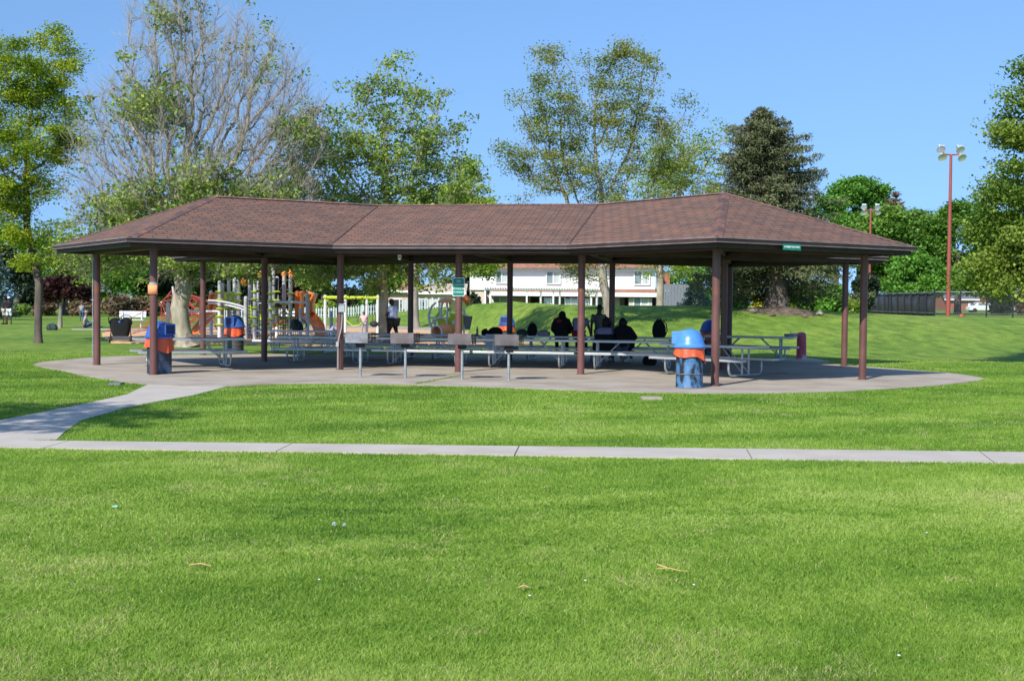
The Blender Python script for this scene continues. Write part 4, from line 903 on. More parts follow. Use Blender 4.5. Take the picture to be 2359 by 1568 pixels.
# --- tree outside the left edge whose shade lies on the path
tree('shade_tree', 'tree just outside the left edge of the photo that shades the path', 12.5, [(-1730, 1200), (-1730, 700), (-1730, 300)], .16,
     [(-1730, -500, 620, 420), (-1300, -350, 420, 300)], 'leaf_mid', 8000, .075, seed=170, natt=500, step=.30, kill=.5, maxn=900, sig=.20, bark='bark_grey', squash=.8, base_z=0, tip=.008)
# ------------------------------------------------------------------ playground
def pz(xd, Y, z=0.0):        # ground point under a picture column at depth Y
    q = at(xd, 700, Y); return Vector((q.x, Y, z))
def hgt(xd, yd, Y): return at(xd, yd, Y).z
ps = thing('play_structure', 'tall grey post climbing structure with lime footholds and two orange slides', 'play structure', pz(610, 60))
po = Vector(ps.location)
posts = [(527, 61, 640), (540, 63, 642), (549, 60, 645), (566, 57.5, 686), (575, 63, 645), (586.8, 57.5, 646), (593, 64, 650), (622.5, 57.5, 640), (629, 62, 620), (637.7, 60.5, 640), (654, 61, 636), (668.8, 58.5, 632), (505.6, 58, 650), (512, 61, 655), (486, 63, 672),
         (691.6, 57, 712), (708, 57, 678), (763, 56.5, 719), (387, 58, 699)]
mbD = MB()
for i, (x, Y, yt) in enumerate(posts):
    b = pz(x, Y) - po; top = hgt(x, yt, Y); mb = MB(); rr = .085 if yt < 700 else .075
    mb.tube([b, (b.x, b.y, top)], rr, 12); mb.ball((b.x, b.y, top), (rr, rr, rr*.8), 12, 6); mb.build('post', M['pgrey'], ps, True)
k = 0
for x, Y, y0 in ((527, 61, 678), (540, 63, 680), (549, 60, 676), (586.8, 57.5, 672), (622.5, 57.5, 676), (629, 62, 690), (637.7, 60.5, 672), (654, 61, 700), (668.8, 58.5, 676), (505.6, 58, 672)):
    b = pz(x, Y) - po; z = hgt(x, y0, Y)
    while z > .35 and k < 70:
        mb = MB(); mb.ball((b.x + .02*math.sin(k), b.y - .03, z), (.19, .17, .048), 14, 6); mb.build('foothold', M['lime'], ps, True); z -= .33 + .10*((k*37) % 5)/5; k += 1
for x, Y, y in ((566, 60, 651), (560, 60, 648), (600, 60, 632), (612, 59, 640), (626, 61, 610), (654, 61, 632), (668.8, 58.5, 628), (671, 58.5, 634)):
    mb = MB(); q = at(x, y, Y) - po; mb.ball(q, (.12, .10, .16), 10, 8); mb.build('finial', M['orange'], ps, True)
for x, Y, y in ((617, 56.5, 744), (632, 56.5, 749), (647, 57, 742), (687, 57, 745), (617, 57, 771), (629, 57, 770)):
    q = at(x, y, Y) - po; mb = MB(); mb.ball(q, .085, 14, 10); mb.build('climbing_ball', M['orange'], ps, True)
for xa, ya, Ya, xb, yb, Yb, r in ((625, 695.5, 57.5, 708, 697, 57, .05), (387, 716, 58, 506, 717, 58, .05), (653, 723, 61, 712, 722, 60, .035), (586, 699, 57.5, 625, 698, 57.5, .03)):
    mb = MB(); mb.tube([at(xa, ya, Ya) - po, at(xb, yb, Yb) - po], r, 8); mb.build('rail', M['pgrey'], ps, True)
for dy_, dz_ in ((0, 0), (.5, -.12)):
    mb = MB(); pts = [at(479 + 84*s, 691.5 + 3*s + 13*s*s, 57.6 + dy_) - po + Vector((0, 0, dz_)) for s in np.linspace(0, 1, 9)]; mb.tube(pts, .04, 8); mb.build('curved_rail', M['pgrey'], ps, True)
for x0, x1, y0, y1, Y in ((516, 523, 672, 712, 60), (531, 540, 671, 710, 62), (573, 579, 701, 744, 60), (597, 605, 703, 738, 60), (562, 568, 742, 748, 60)):
    a, b = at(x0, y1, Y) - po, at(x1, y0, Y) - po; mb = MB(); mb.box(((a.x+b.x)/2, a.y, (a.z+b.z)/2), (b.x-a.x, .05, b.z-a.z)); mb.build('panel', M['lime'], ps, bevel=.02)
                                            # black cargo nets between posts
def net(xa, xb, ya, yb, Y, nx_, ny_):
    mb = MB()
    for i in range(nx_+1):
        x = xa + (xb-xa)*i/nx_; mb.tube([at(x, ya, Y) - po, at(x + 1.5*math.sin(i), yb, Y) - po], .014, 4)
    for j in range(ny_+1):
        y = ya + (yb-ya)*j/ny_; mb.tube([at(xa, y, Y) - po, at((xa+xb)/2, y+2, Y) - po, at(xb, y, Y) - po], .014, 4)
    mb.build('cargo_net', M['rope_black'], ps)
net(566, 587, 692, 785, 57.6, 5, 12); net(587, 622, 698, 786, 57.8, 7, 9); net(640, 669, 722, 788, 58.5, 5, 8); net(527, 549, 698, 770, 60, 4, 7); net(669, 691, 728, 780, 58, 4, 6)
mb = MB(); a = at(580, 690, 60) - po; mb.box((a.x + 1.0, a.y, a.z - .1), (1.9, 1.6, .06)); mb.build('bridge', M['rope_black'], ps)
# bulkhead, steps and crossbars seen among the posts
mb = MB(); a = at(655, 737, 61) - po; mb.box((a.x + .4, a.y, a.z), (2.3, .05, .35)); mb.build('plank_wall', M['grey_box'], ps)
def slide(hood, chute, mat, nm='slide'):
    sl = MB()
    n = len(chute); vs = []                # chute: (xd, yd, Y, half width px): U-shaped cross-section
    cr = [(-1, .55), (-.92, .05), (-.5, -.22), (0, -.3), (.5, -.22), (.92, .05), (1, .55)]
    for x, y, Y, hw in chute:
        c = at(x, y, Y) - po; w = hw*Y/F_PX
        vs += [(c.x + a*w, c.y + .35*a*w, c.z + b*w*.8) for a, b in cr]
    m = len(cr); sl.add(vs, [(i*m+j, i*m+j+1, (i+1)*m+j+1, (i+1)*m+j) for i in range(n-1) for j in range(m-1)])
    o = sl.build(nm, M[mat], ps, True); s = o.modifiers.new('thickness', 'SOLIDIFY'); s.thickness = .06
    hd = MB(); outl, Y, d = hood
    A = [at(x, y, Y) - po for x, y in outl]; B = [p + Vector((.06, d, 0)) for p in A]; k = len(A)
    hd.add(A + B, [(i, (i+1) % k, k + (i+1) % k, k + i) for i in range(k)]); h = hd.build('slide_hood', M[mat], o, True); s = h.modifiers.new('thickness', 'SOLIDIFY'); s.thickness = .10; return o
slide(([(684, 728), (680, 715), (680, 695), (684, 680), (690, 673), (702, 670), (715, 674), (722, 677), (718, 690), (715, 700), (716, 716), (712, 728)], 59.4, .9),
      [(700, 722, 59.8, 14), (712, 726, 59.5, 14), (722, 738, 59.1, 14), (732, 752, 58.6, 14), (737, 770, 58.0, 13), (742, 783, 57.5, 13)], 'orange')
for x0 in (684.5, 695):                       # tall side fins of the hood
    mb = MB(); c = at(x0, 700, 58.9) - po
    mb.box((c.x, c.y, c.z), (.16, .5, 1.15)); mb.build('slide_fin', M['orange'], ps, bevel=.06)
slide(([(480, 722), (479, 695), (480, 679), (488, 674), (500, 674), (502, 690), (502, 720), (497, 723), (494, 700), (488, 698), (484, 706)], 60.2, .8),
      [(492, 716, 60.0, 12), (486, 726, 59.5, 12), (474, 738, 59, 12), (462, 752, 58.5, 12), (452, 762, 58, 11), (447, 768, 57.7, 11)], 'orange')
mb = MB(); mb.tube([at(468, 706, 58.6) - po, at(452, 784, 58.4) - po], .03, 6); mb.tube([at(497, 722, 59.5) - po, at(470, 740, 59) - po], .04, 6); mb.build('slide_brace', M['white'], ps)
# rope pyramid
rp = thing('rope_climber', 'red rope net climber on angled lines behind the sycamore trunk', 'rope climber', pz(430, 66)); ro = Vector(rp.location)
mb = MB(); c = at(432, 722, 66) - ro; nodes = []; r_ = np.random.default_rng(5)
ph = (1+5**.5)/2
ico = [Vector(v).normalized() for v in ((-1, ph, 0), (1, ph, 0), (-1, -ph, 0), (1, -ph, 0), (0, -1, ph), (0, 1, ph), (0, -1, -ph), (0, 1, -ph), (ph, 0, -1), (ph, 0, 1), (-ph, 0, -1), (-ph, 0, 1))]
outer = [c + Vector((v.x*1.55, v.y*1.3, v.z*1.05)) for v in ico]; inner = [c + Vector((v.x*.75, v.y*.7, v.z*.5)) for v in ico]
for A in (outer, inner):
    for i in range(12):
        for j in range(i):
            if (ico[i] - ico[j]).length < 1.1: mb.tube([A[i], A[j]], .018, 5, False)
for i in range(12):
    mb.tube([outer[i], inner[i]], .016, 5, False)
    for j in range(12):
        if i != j and (ico[i] - ico[j]).length < 1.1: mb.tube([(outer[i] + outer[j])/2, inner[i]], .012, 4, False)
mb.build('net', M['rope_red'], rp)
mb = MB(); anchors = [pz(240, 68), pz(300, 64), pz(505, 68), pz(330, 76), pz(520, 78), pz(400, 62.5)]
for i, a in enumerate(anchors):
    a = a - ro
    for q in sorted(outer, key=lambda v: (v - a).length)[:3]: mb.tube([a, q], .018, 5, False)
a, b = at(387, 680, 66) - ro, at(400, 664, 66) - ro
for q in sorted(outer, key=lambda v: -v.z)[:5]: mb.tube([a, q], .018, 5, False); mb.tube([b, q], .018, 5, False)
mb.tube([a, b], .018, 5); mb.build('stay_rope', M['rope_red'], rp)
mb = MB(); cc_ = at(398, 660, 66) - ro; mb.tube([(cc_.x+.2, cc_.y + .4, 0), cc_], .06, 10); mb.build('mast', M['pgrey'], rp, True)
mb = MB()
for q in outer: mb.ball(q, .045, 8, 6)
mb.build('joint', M['pgrey'], rp, True)
# swings
sw = thing('swing_frame', 'grey post swing frame with a lime green top beam', 'swing', pz(810, 66)); s0 = Vector(sw.location)
for x in (749, 795.6, 844.8, 870):
    mb = MB(); b = pz(x, 66) - s0; mb.tube([b, (b.x, b.y, hgt(x, 679, 66))], .075, 12); mb.build('post', M['pgrey'], sw, True)
mb = MB(); mb.tube([at(745, 685, 66) - s0, at(880, 686, 66) - s0], .085, 12)
for x in (749, 795.6, 844.8): mb.tube([at(x-3, 685.2, 66) - s0, at(x+3, 685.2, 66) - s0], .12, 12)
mb.build('top_beam', M['lime'], sw, True)
for x in (812, 835):
    mb = MB()
    for dx in (-5, 5): mb.tube([at(x + dx*.5, 686, 66) - s0, at(x + dx*2.2, 741, 66) - s0], .012, 4)
    mb.build('chain', M['rope_black'], sw)
mb = MB(); mb.bar(at(796, 735, 66) - s0, at(812, 750, 66) - s0, .25, .05); mb.bar(at(812, 750, 66) - s0, at(828, 748, 66) - s0, .3, .05); mb.bar(at(828, 748, 66) - s0, at(838, 735, 66) - s0, .25, .05)
mb.build('seat', M['lime'], sw)
for x in (861.6, 877):
    mb = MB(); mb.ball(at(x, 746, 66) - s0, (.22, .18, .16), 10, 6); 
    for dx in (-4, 4): mb.tube([at(x + dx*.3, 686, 66) - s0, at(x + dx, 742, 66) - s0], .012, 4)
    mb.build('bucket_seat', M['rope_black'], sw, True)
# play cab with tunnel
pc = thing('play_cab', 'lime and orange play cab with dome roof and crawl tunnel beyond the notice sign column', 'play structure', pz(1040, 60)); c0 = Vector(pc.location)
A_ = lambda x, y, Y=60: at((1060 + x/11.2)*.9212, (720 + y/11.2)*.9212, Y) - c0
mb = MB(); q = A_(630, 390); k_ = 11.2/.9212*F_PX/60/1.0; s_ = 60/F_PX*.9212/11.2
prof = [(240*s_*math.sin(a), 110*s_*math.cos(a)) for a in np.linspace(math.pi/2, 0.02, 8)]; mb.lathe([(prof[0][0], -.04)] + prof, (q.x, q.y, q.z), 24); mb.build('dome_roof', M['peach'], pc, True)
mb = MB()
for dy_ in (-.35, .35):
    o_ = Vector((0, dy_, 0)); mb.tube([A_(*p) + o_ for p in ((330, 410), (230, 500), (160, 640), (130, 800), (150, 930), (200, 1060), (270, 1180), (290, 1330))], .035, 8)
    mb.tube([A_(120, 825) + o_, A_(640, 840) + o_], .04, 8); mb.tube([A_(520, 410) + o_, A_(470, 600) + o_, A_(465, 830) + o_], .035, 8); mb.tube([A_(640, 400) + o_, A_(650, 850) + o_, A_(640, 1350) + o_], .035, 8)
mb.tube([A_(410, 400) + Vector((0, .35, 0)), A_(400, 830) + Vector((0, .35, 0))], .03, 8)
mb.tube([A_(750, 560), A_(730, 700), A_(730, 1350)], .04, 8); mb.tube([A_(1110, 540), A_(1120, 1350)], .04, 8); mb.tube([A_(1120, 560), A_(1170, 780)], .03, 8); mb.build('frame', M['pgrey'], pc, True)
mb = MB(); pl = [(370, 880), (500, 850), (610, 880), (760, 1090), (760, 1260), (500, 1200), (400, 1080)]
mb.slab([A_(*p) + Vector((0, -.30, 0)) for p in pl], .05, Vector((0, -1, 0))); mb.build('side_panel', M['lime'], pc)
mb = MB(); mb.slab([A_(*p) + Vector((0, -.12, 0)) for p in ((620, 840), (740, 820), (740, 700), (1100, 740), (1110, 1060), (1060, 1250), (800, 1250), (700, 1050))], .05, Vector((0, -1, 0))); mb.build('front_panel', M['lime'], pc)
mb = MB(); mb.slab([A_(*p) + Vector((0, -.2, 0)) for p in ((770, 930), (870, 870), (870, 1010), (790, 1000))], .03, Vector((0, -1, 0))); mb.slab([A_(*p) for p in ((220, 870), (350, 870), (350, 1100), (240, 1000))], .04, Vector((0, -1, 0))); mb.build('grey_panel', M['pgrey'], pc)
mb = MB(); mb.M = Matrix.Translation(A_(950, 500) + Vector((0, -.25, 0))) @ Matrix.Rotation(math.pi/2, 4, 'X'); mb.lathe([(.0, -.03), (.62, -.03), (.64, 0), (.62, .03), (0, .03)], n=28, sq=(215*s_/.63, 180*s_/.63)); mb.build('round_panel', M['limepale'], pc, True)
mb = MB(); mb.slab([A_(*p) + Vector((0, .05, 0)) for p in ((690, 420), (800, 390), (780, 600), (720, 600))], .05, Vector((0, -1, 0))); mb.slab([A_(*p) + Vector((0, .02, 0)) for p in ((280, 830), (420, 660), (420, 740), (330, 840))], .03, Vector((0, -1, 0))); mb.build('back_panel', M['lime'], pc)
mb = MB(); e_ = (A_(700, 1160) + Vector((0, .1, 0))); f_ = A_(385, 1215) + Vector((0, -.75, 0)); dd = (f_ - e_)
mb.tube([e_, e_ + dd*.3, e_ + dd*.5, f_], [.33, .33, .31, .29], 24, False); tu = mb.build('tunnel', M['peach'], pc, True); t_ = tu.modifiers.new('thickness', 'SOLIDIFY'); t_.thickness = .04
mb = MB(); mb.tube([f_, f_ + dd.normalized()*.05], .31, 24, False); tr = mb.build('tunnel_rim', M['white'], pc, True); t_ = tr.modifiers.new('thickness', 'SOLIDIFY'); t_.thickness = .06
mb = MB(); mb.tube([A_(1175, 780) + Vector((0, .2, 0)), A_(1150, 1160) + Vector((0, .2, 0))], [.30, .22], 16); mb.build('grey_barrel', M['grey_fence'], pc, True)
mb = MB()
for p, r in (((1145, 290), .16), ((1190, 350), .18), ((1185, 400), .10)): mb.ball(A_(*p) + Vector((0, .3, 0)), r, 10, 8)
mb.build('knob', M['orange'], pc, True)
# park bench behind the play area
bn = thing('park_bench', 'light grey metal park bench on the path behind the play area', 'bench', pz(302, 74, .05)); 
mb = MB(); w_ = 62*74/F_PX
for z, y in ((.50, -.20), (.50, -.02), (.50, .16)): mb.box((0, y, z), (w_, .16, .04))
mb.build('seat', M['pgrey'], bn)
mb = MB()
for z in (.72, .90): mb.box((0, .30 + (z-.72)*.2, z), (w_, .035, .16))
mb.build('backrest', M['pgrey'], bn)
for s in (-1, 1): mb = MB(); mb.tube([(s*w_*.36, 0, 0), (s*w_*.36, 0, .48)], .04, 8); mb.tube([(s*w_*.36, .1, .45), (s*w_*.36, .3, .95)], .025, 6); mb.build('leg', M['pgrey'], bn, True)
bn2 = dup(bn, pz(672, 84, .05), 0, 'grey metal park bench seen between the climbing posts and the right slide')
# ------------------------------------------------------------------ fences
def picket_fence(x0, x1, y0, y1, Y, lab, h=1.0):
    a, b = at(x0, y0, Y), at(x1, y1, Y); a.z = tz(a.x, Y); b.z = tz(b.x, Y); f = thing('picket_fence', lab, 'fence', a, math.atan2(b.y-a.y, b.x-a.x)); L = (Vector((b.x, b.y)) - Vector((a.x, a.y))).length
    n_ = int(L/.21); mb = MB()
    for i in range(n_):
        x = i*L/n_; z = tz(a.x + (b.x-a.x)*i/n_, Y) - a.z; mb.add([(x-.045, 0, z), (x+.045, 0, z), (x+.045, 0, z+h*.92), (x, 0, z+h), (x-.045, 0, z+h*.92)] + [(x-.045, .02, z), (x+.045, .02, z), (x+.045, .02, z+h*.92), (x, .02, z+h), (x-.045, .02, z+h*.92)],
               [(0, 1, 2, 3, 4), (9, 8, 7, 6, 5), (1, 6, 7, 2), (0, 4, 9, 5), (2, 7, 8, 3), (3, 8, 9, 4)])
    mb.build('pickets', M['picket'], f); mb = MB()
    for zz_ in (.25, .75):
        pts = [(L*t, .045, tz(a.x + (b.x-a.x)*t, Y) - a.z + zz_*h) for t in np.linspace(0, 1, 9)]; mb.tube(pts, .03, 4)
    mb.build('rail', M['picket'], f)
    for t in np.linspace(0, 1, 7): mb = MB(); x = L*t; z = tz(a.x + (b.x-a.x)*t, Y) - a.z; mb.box((x, .07, z + h*.53), (.11, .08, h*1.06)); mb.build('post', M['picket'], f)
picket_fence(505, 900, 730, 728, 112.0, 'long white picket fence behind the swings', .85)
picket_fence(920, 1010, 726, 712, 104.0, 'short white picket fence right of the leafy sycamore trunk', .9)
# court fence with black screen and open mesh fence
def link_mesh_mat():
    m, n, l, b = newmat('wire_mesh'); tc = n.new('ShaderNodeTexCoord'); mp = n.new('ShaderNodeMapping'); mp.inputs['Rotation'].default_value = (0, R(45), 0); mp.inputs['Scale'].default_value = (9, 9, 9)
    l.new(tc.outputs['Object'], mp.inputs['Vector']); sp = n.new('ShaderNodeSeparateXYZ'); l.new(mp.outputs[0], sp.inputs[0]); outs = []
    for ax in ('X', 'Z'):
        f = n.new('ShaderNodeMath'); f.operation = 'FRACT'; l.new(sp.outputs[ax], f.inputs[0]); g = n.new('ShaderNodeMath'); g.operation = 'LESS_THAN'; g.inputs[1].default_value = .14; l.new(f.outputs[0], g.inputs[0]); outs.append(g)
    mx = n.new('ShaderNodeMath'); mx.operation = 'MAXIMUM'; l.new(outs[0].outputs[0], mx.inputs[0]); l.new(outs[1].outputs[0], mx.inputs[1])
    b.inputs['Base Color'].default_value = (.03, .035, .04, 1); b.inputs['Roughness'].default_value = .5; l.new(mx.outputs[0], b.inputs['Alpha']); return m
M['mesh'] = link_mesh_mat()
def court_fence(p, q, npost, top, lab, screen):
    a = Vector((p.x, p.y, 0)); b = Vector((q.x, q.y, 0)); f = thing('court_fence', lab, 'fence', (a.x, a.y, 0), math.atan2(b.y-a.y, b.x-a.x)); L = (b-a).length; z0 = .2
    for i in range(npost + 1):
        x = L*i/npost; mb = MB(); mb.tube([(x, 0, z0), (x, 0, top + .04)], .06, 8); mb.ball((x, 0, top + .06), .06, 8, 5); mb.build('post', M['black_steel'], f, True)
    mb = MB(); mb.tube([(0, 0, top), (L, 0, top)], .035, 6); mb.tube([(0, 0, z0 + .9), (L, 0, z0 + .9)], .02, 5); mb.build('rail', M['galv'], f)
    mb = MB()
    if screen:
        n_ = npost*6; vs = []
        for i in range(n_+1):
            x = L*i/n_; y = .10 + .03*math.sin(i*1.05); vs += [(x, y, z0), (x, y, top - .06)]
        mb.add(vs, [(2*i, 2*i+2, 2*i+3, 2*i+1) for i in range(n_)]); s = mb.build('windscreen', M['screen'], f, True); t = s.modifiers.new('thickness', 'SOLIDIFY'); t.thickness = .004
    else:
        mb.add([(0, -.07, z0), (L, -.07, z0), (L, -.07, top), (0, -.07, top)], [(0, 1, 2, 3)]); mb.build('wire_mesh', M['mesh'], f)
    return f
c_ = at(2151, 700, 104); d_0 = at(1996, 700, 126)
court_fence(d_0, c_, 10, 2.72, 'black court fence hung with dark windscreen right of the shelter', True)
court_fence(c_ + Vector((.05, 0, 0)), at(2520, 700, 100), 6, 2.78, 'open black wire court fence running to the right edge', False)
# ------------------------------------------------------------------ floodlight poles
def flood(xd, Y, top_yd, lab, rz):
    b = at(xd, 720, Y); z0 = tz(b.x, Y) - .1; t = at(xd, top_yd, Y); H = t.z - z0
    f = thing('floodlight_pole', lab, 'floodlight', (b.x, Y, z0), rz, 'red floodlight poles'); mb = MB(); mb.tube([(0, 0, 0), (0, 0, H)], [.13, .075], 14); mb.build('pole', M['pole_red'], f, True)
    mb = MB(); mb.tube([(-.46, 0, H + .12), (-.36, 0, H + .02), (0, 0, H), (.36, 0, H + .02), (.46, 0, H + .12)], .045, 8)
    mb.build('crossarm', M['pole_red'], f, True)
    for s in (-1, 1):
        for y, z, k in ((-.12, -.14, 1), (.14, .42, .95)):
            lamp = MB(); d = Vector((s*.10, -.75, -.62)).normalized(); c = Vector((s*(.52 + .04*k), y, H + z*.85)); q = d.to_track_quat('Z', 'Y').to_matrix().to_4x4(); lamp.M = Matrix.Translation(c) @ q
            lamp.lathe([(.0, -.25), (.11, -.23), (.12, -.10), (.18, -.02), (.245, .10), (.255, .13), (.24, .12), (.0, .11)], n=20); L_ = lamp.build('lamp', M['lamp_metal'], f, True)
        mb = MB(); mb.box((s*.54, .10, H + .50), (.36, .26, .14)); mb.build('visor', M['lamp_metal'], f, bevel=.03)
    return f
flood(2183, 75.0, 357, 'tall red floodlight pole with four lamps at the right of the photo', R(4))
flood(2001, 112.0, 485, 'shorter looking red floodlight pole rising behind the right end of the roof', R(-10))
# ------------------------------------------------------------------ drinking fountain
df = thing('drinking_fountain', 'maroon pedestal drinking fountain with a steel bowl on the grass edge', 'drinking fountain', (fp.x, fp.y, .02))
mb = MB(); mb.lathe([(.19, 0), (.165, .05), (.155, .4), (.150, .74), (.145, .80), (.11, .85), (.05, .872), (0, .875)], n=24); mb.build('pedestal', M['maroon'], df, True)
mb = MB(); mb.tube([(-.08, 0, .74), (-.25, 0, .76), (-.46, 0, .745)], [.085, .075, .065], 14); mb.build('arm', M['maroon'], df, True)
mb = MB(); mb.lathe([(.05, -.10), (.13, -.075), (.155, 0), (.15, .012), (.12, -.02), (.0, -.04)], (-.42, 0, .80), 20); mb.tube([(-.34, 0, .8), (-.34, 0, .87), (-.37, 0, .88)], .012, 6); mb.build('bowl', M['galv'], df, True)
mb = MB(); mb.box((-.02, -.158, .24), (.13, .02, .20)); mb.build('access_panel', M['maroon'], df, bevel=.006)
# ------------------------------------------------------------------ white house
hs = thing('townhouse', 'long white two storey townhouse with pergola and terracotta eaves beyond the grass mound', 'house', at(1315, 705, 140) - Vector((0, 0, 1.0))); h0 = Vector(hs.location)
def H_(x, y, Y=140.0): return at((1160 + x/4.2125)*.9212, (620 + y/4.2125)*.9212, Y) - h0
def hbox(x0, x1, y0, y1, Y, d, name, mat, parent=None, bev=0):
    a, b = H_(x0, y1, Y), H_(x1, y0, Y); mb = MB(); mb.box(((a.x+b.x)/2, a.y + d/2, (a.z+b.z)/2), (b.x-a.x, d, b.z-a.z)); return mb.build(name, M[mat], parent or hs, bevel=bev)
hbox(60, 2015, 225, 440, 140, 9.0, 'upper_wall', 'white'); hbox(60, 2010, 440, 700, 140.6, 8.0, 'lower_wall', 'beige')
hbox(50, 2035, 188, 232, 139.4, 9.6, 'eave_board', 'white')
a, b = H_(40, 192, 139.0), H_(2045, 192, 139.0); mb = MB(); mb.slab([a, b, b + Vector((-1.2, 5.6, 2.6)), a + Vector((1.2, 5.6, 2.6))], .2, Vector((0, 0, 1))); mb.slab([b + Vector((0, 11, 0)), a + Vector((0, 11, 0)), a + Vector((1.2, 5.6, 2.6)), b + Vector((-1.2, 5.6, 2.6))], .2, Vector((0, 0, 1))); mb.build('roof', M['tile'], hs)
a, b = H_(270, 472, 137.6), H_(2030, 472, 137.6); mb = MB(); mb.slab([a, b, b + Vector((0, 2.4, .40)), a + Vector((0, 2.4, .40))], .12, Vector((0, 0, 1))); mb.build('lower_roof', M['tile'], hs)
hbox(270, 2030, 474, 502, 137.5, .25, 'fascia_board', 'white'); hbox(280, 2020, 500, 512, 138, 2.5, 'soffit', 'dark')
def hwin(x0, x1, y0, y1, Y, split=.5, name='window', blind='blind'):
    a, b = H_(x0, y1, Y), H_(x1, y0, Y); cx, cz, w, h = (a.x+b.x)/2, (a.z+b.z)/2, b.x-a.x, b.z-a.z; mb = MB(); t = .10
    for x in (-w/2, w/2): mb.box((cx + x, a.y - .06, cz), (t, .16, h + t))
    for z in (-h/2, h/2): mb.box((cx, a.y - .06, cz + z), (w - t, .16, t))
    if split: mb.box((cx - w/2 + w*split, a.y - .05, cz), (t*1.3, .14, h - t))
    f = mb.build(name, M['white'], hs); mb = MB(); mb.box((cx - w/4 + .01, a.y - .02, cz), (w/2 - t, .04, h - t)); mb.build('pane', M['glass'], f)
    mb = MB(); mb.box((cx + w/4 + .03, a.y - .03, cz), (w/2 - t*1.4, .04, h - t)); mb.build('blind', M[blind], f); return f
hwin(335, 460, 245, 370, 139.95); hwin(868, 1012, 250, 378, 139.95); hwin(1790, 1955, 245, 385, 139.95)
hwin(305, 450, 512, 600, 140.5); hwin(845, 1005, 512, 600, 140.5); hwin(1415, 1500, 512, 600, 140.5)
hbox(1050, 1110, 505, 620, 140.4, .15, 'door', 'dark'); hbox(1690, 1725, 505, 620, 140.4, .15, 'side_door', 'dark'); hbox(1985, 2010, 505, 620, 140.4, .15, 'dark_gap', 'dark'); hbox(700, 790, 505, 620, 140.4, .15, 'doorway', 'dark')
hwin(1785, 1940, 522, 640, 138.3, name='patio_door'); hbox(1735, 1785, 505, 640, 138.2, .5, 'porch_pier', 'cream'); hbox(1940, 1980, 505, 640, 138.2, .5, 'porch_pier', 'cream'); hbox(1590, 1640, 505, 640, 139.5, .8, 'wall_return', 'cream')
hbox(115, 215, 460, 640, 138.5, 2, 'side_wall', 'cream')
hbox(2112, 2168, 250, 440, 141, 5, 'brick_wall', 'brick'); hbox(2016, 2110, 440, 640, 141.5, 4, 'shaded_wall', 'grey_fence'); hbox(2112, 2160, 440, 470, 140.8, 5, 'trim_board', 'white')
pg = thing('pergola', 'white slatted pergola with posts and lattice screens in front of the townhouse', 'pergola', at(1280, 705, 131) - Vector((0, 0, .8))); h0_ = h0; h0 = Vector(pg.location)
for x in (222, 275, 660, 940, 1340): hbox(x-9, x+9, 415, 640, 131, .3, 'post', 'white', pg)
for x in (480, 808, 1008, 1398):
    mb = MB(); a, b = H_(x-8, 640, 131.4), H_(x+8, 440, 131.4)
    n_ = 13
    for i in range(n_): z = a.z + (b.z-a.z)*i/n_; mb.box(((a.x+b.x)/2, a.y, z), (b.x-a.x, .08, .09))
    mb.box((a.x, a.y + .05, (a.z+b.z)/2), (.05, .05, b.z-a.z)); mb.box((b.x, a.y + .05, (a.z+b.z)/2), (.05, .05, b.z-a.z)); mb.build('lattice_panel', M['slat_white'], pg)
for x0, x1 in ((1060, 1330), (850, 935)):
    mb = MB(); a, b = H_(x0, 640, 132.2), H_(x1, 525, 132.2)
    for i in range(7): z = a.z + (b.z-a.z)*i/7; mb.box(((a.x+b.x)/2, a.y, z), (b.x-a.x, .05, .10))
    for i in range(5): x = a.x + (b.x-a.x)*i/4; mb.box((x, a.y + .04, (a.z+b.z)/2), (.09, .04, b.z-a.z))
    mb.build('trellis', M['slat_white'], pg)
hbox(215, 1425, 418, 440, 130.9, .25, 'front_beam', 'white', pg); hbox(215, 1425, 424, 438, 134.5, .25, 'rear_beam', 'white', pg)
mb = MB(); a, b = H_(215, 414, 131), H_(1425, 414, 131)
for i in range(46): x = a.x + (b.x-a.x)*i/45; mb.box((x, a.y + 1.8, a.z), (.09, 4.8, .20))
mb.build('slats', M['slat_white'], pg)
h0 = h0_
bf = thing('board_fence', 'weathered grey board fence at the right end of the townhouse', 'fence', at(1558, 705, 133) - Vector((0, 0, 1))); q0 = Vector(bf.location)
mb = MB()
for i in range(14):
    x = -1.9 + i*.3; mb.box((x, 0, 1.55 + .02*math.sin(i*3)), (.28, .03, 3.3))
mb.build('boards', M['grey_fence'], bf); mb = MB(); mb.box((.1, .05, 1.0), (4.2, .05, .12)); mb.box((.1, .05, 2.4), (4.2, .05, .12)); mb.build('rail', M['grey_fence'], bf)
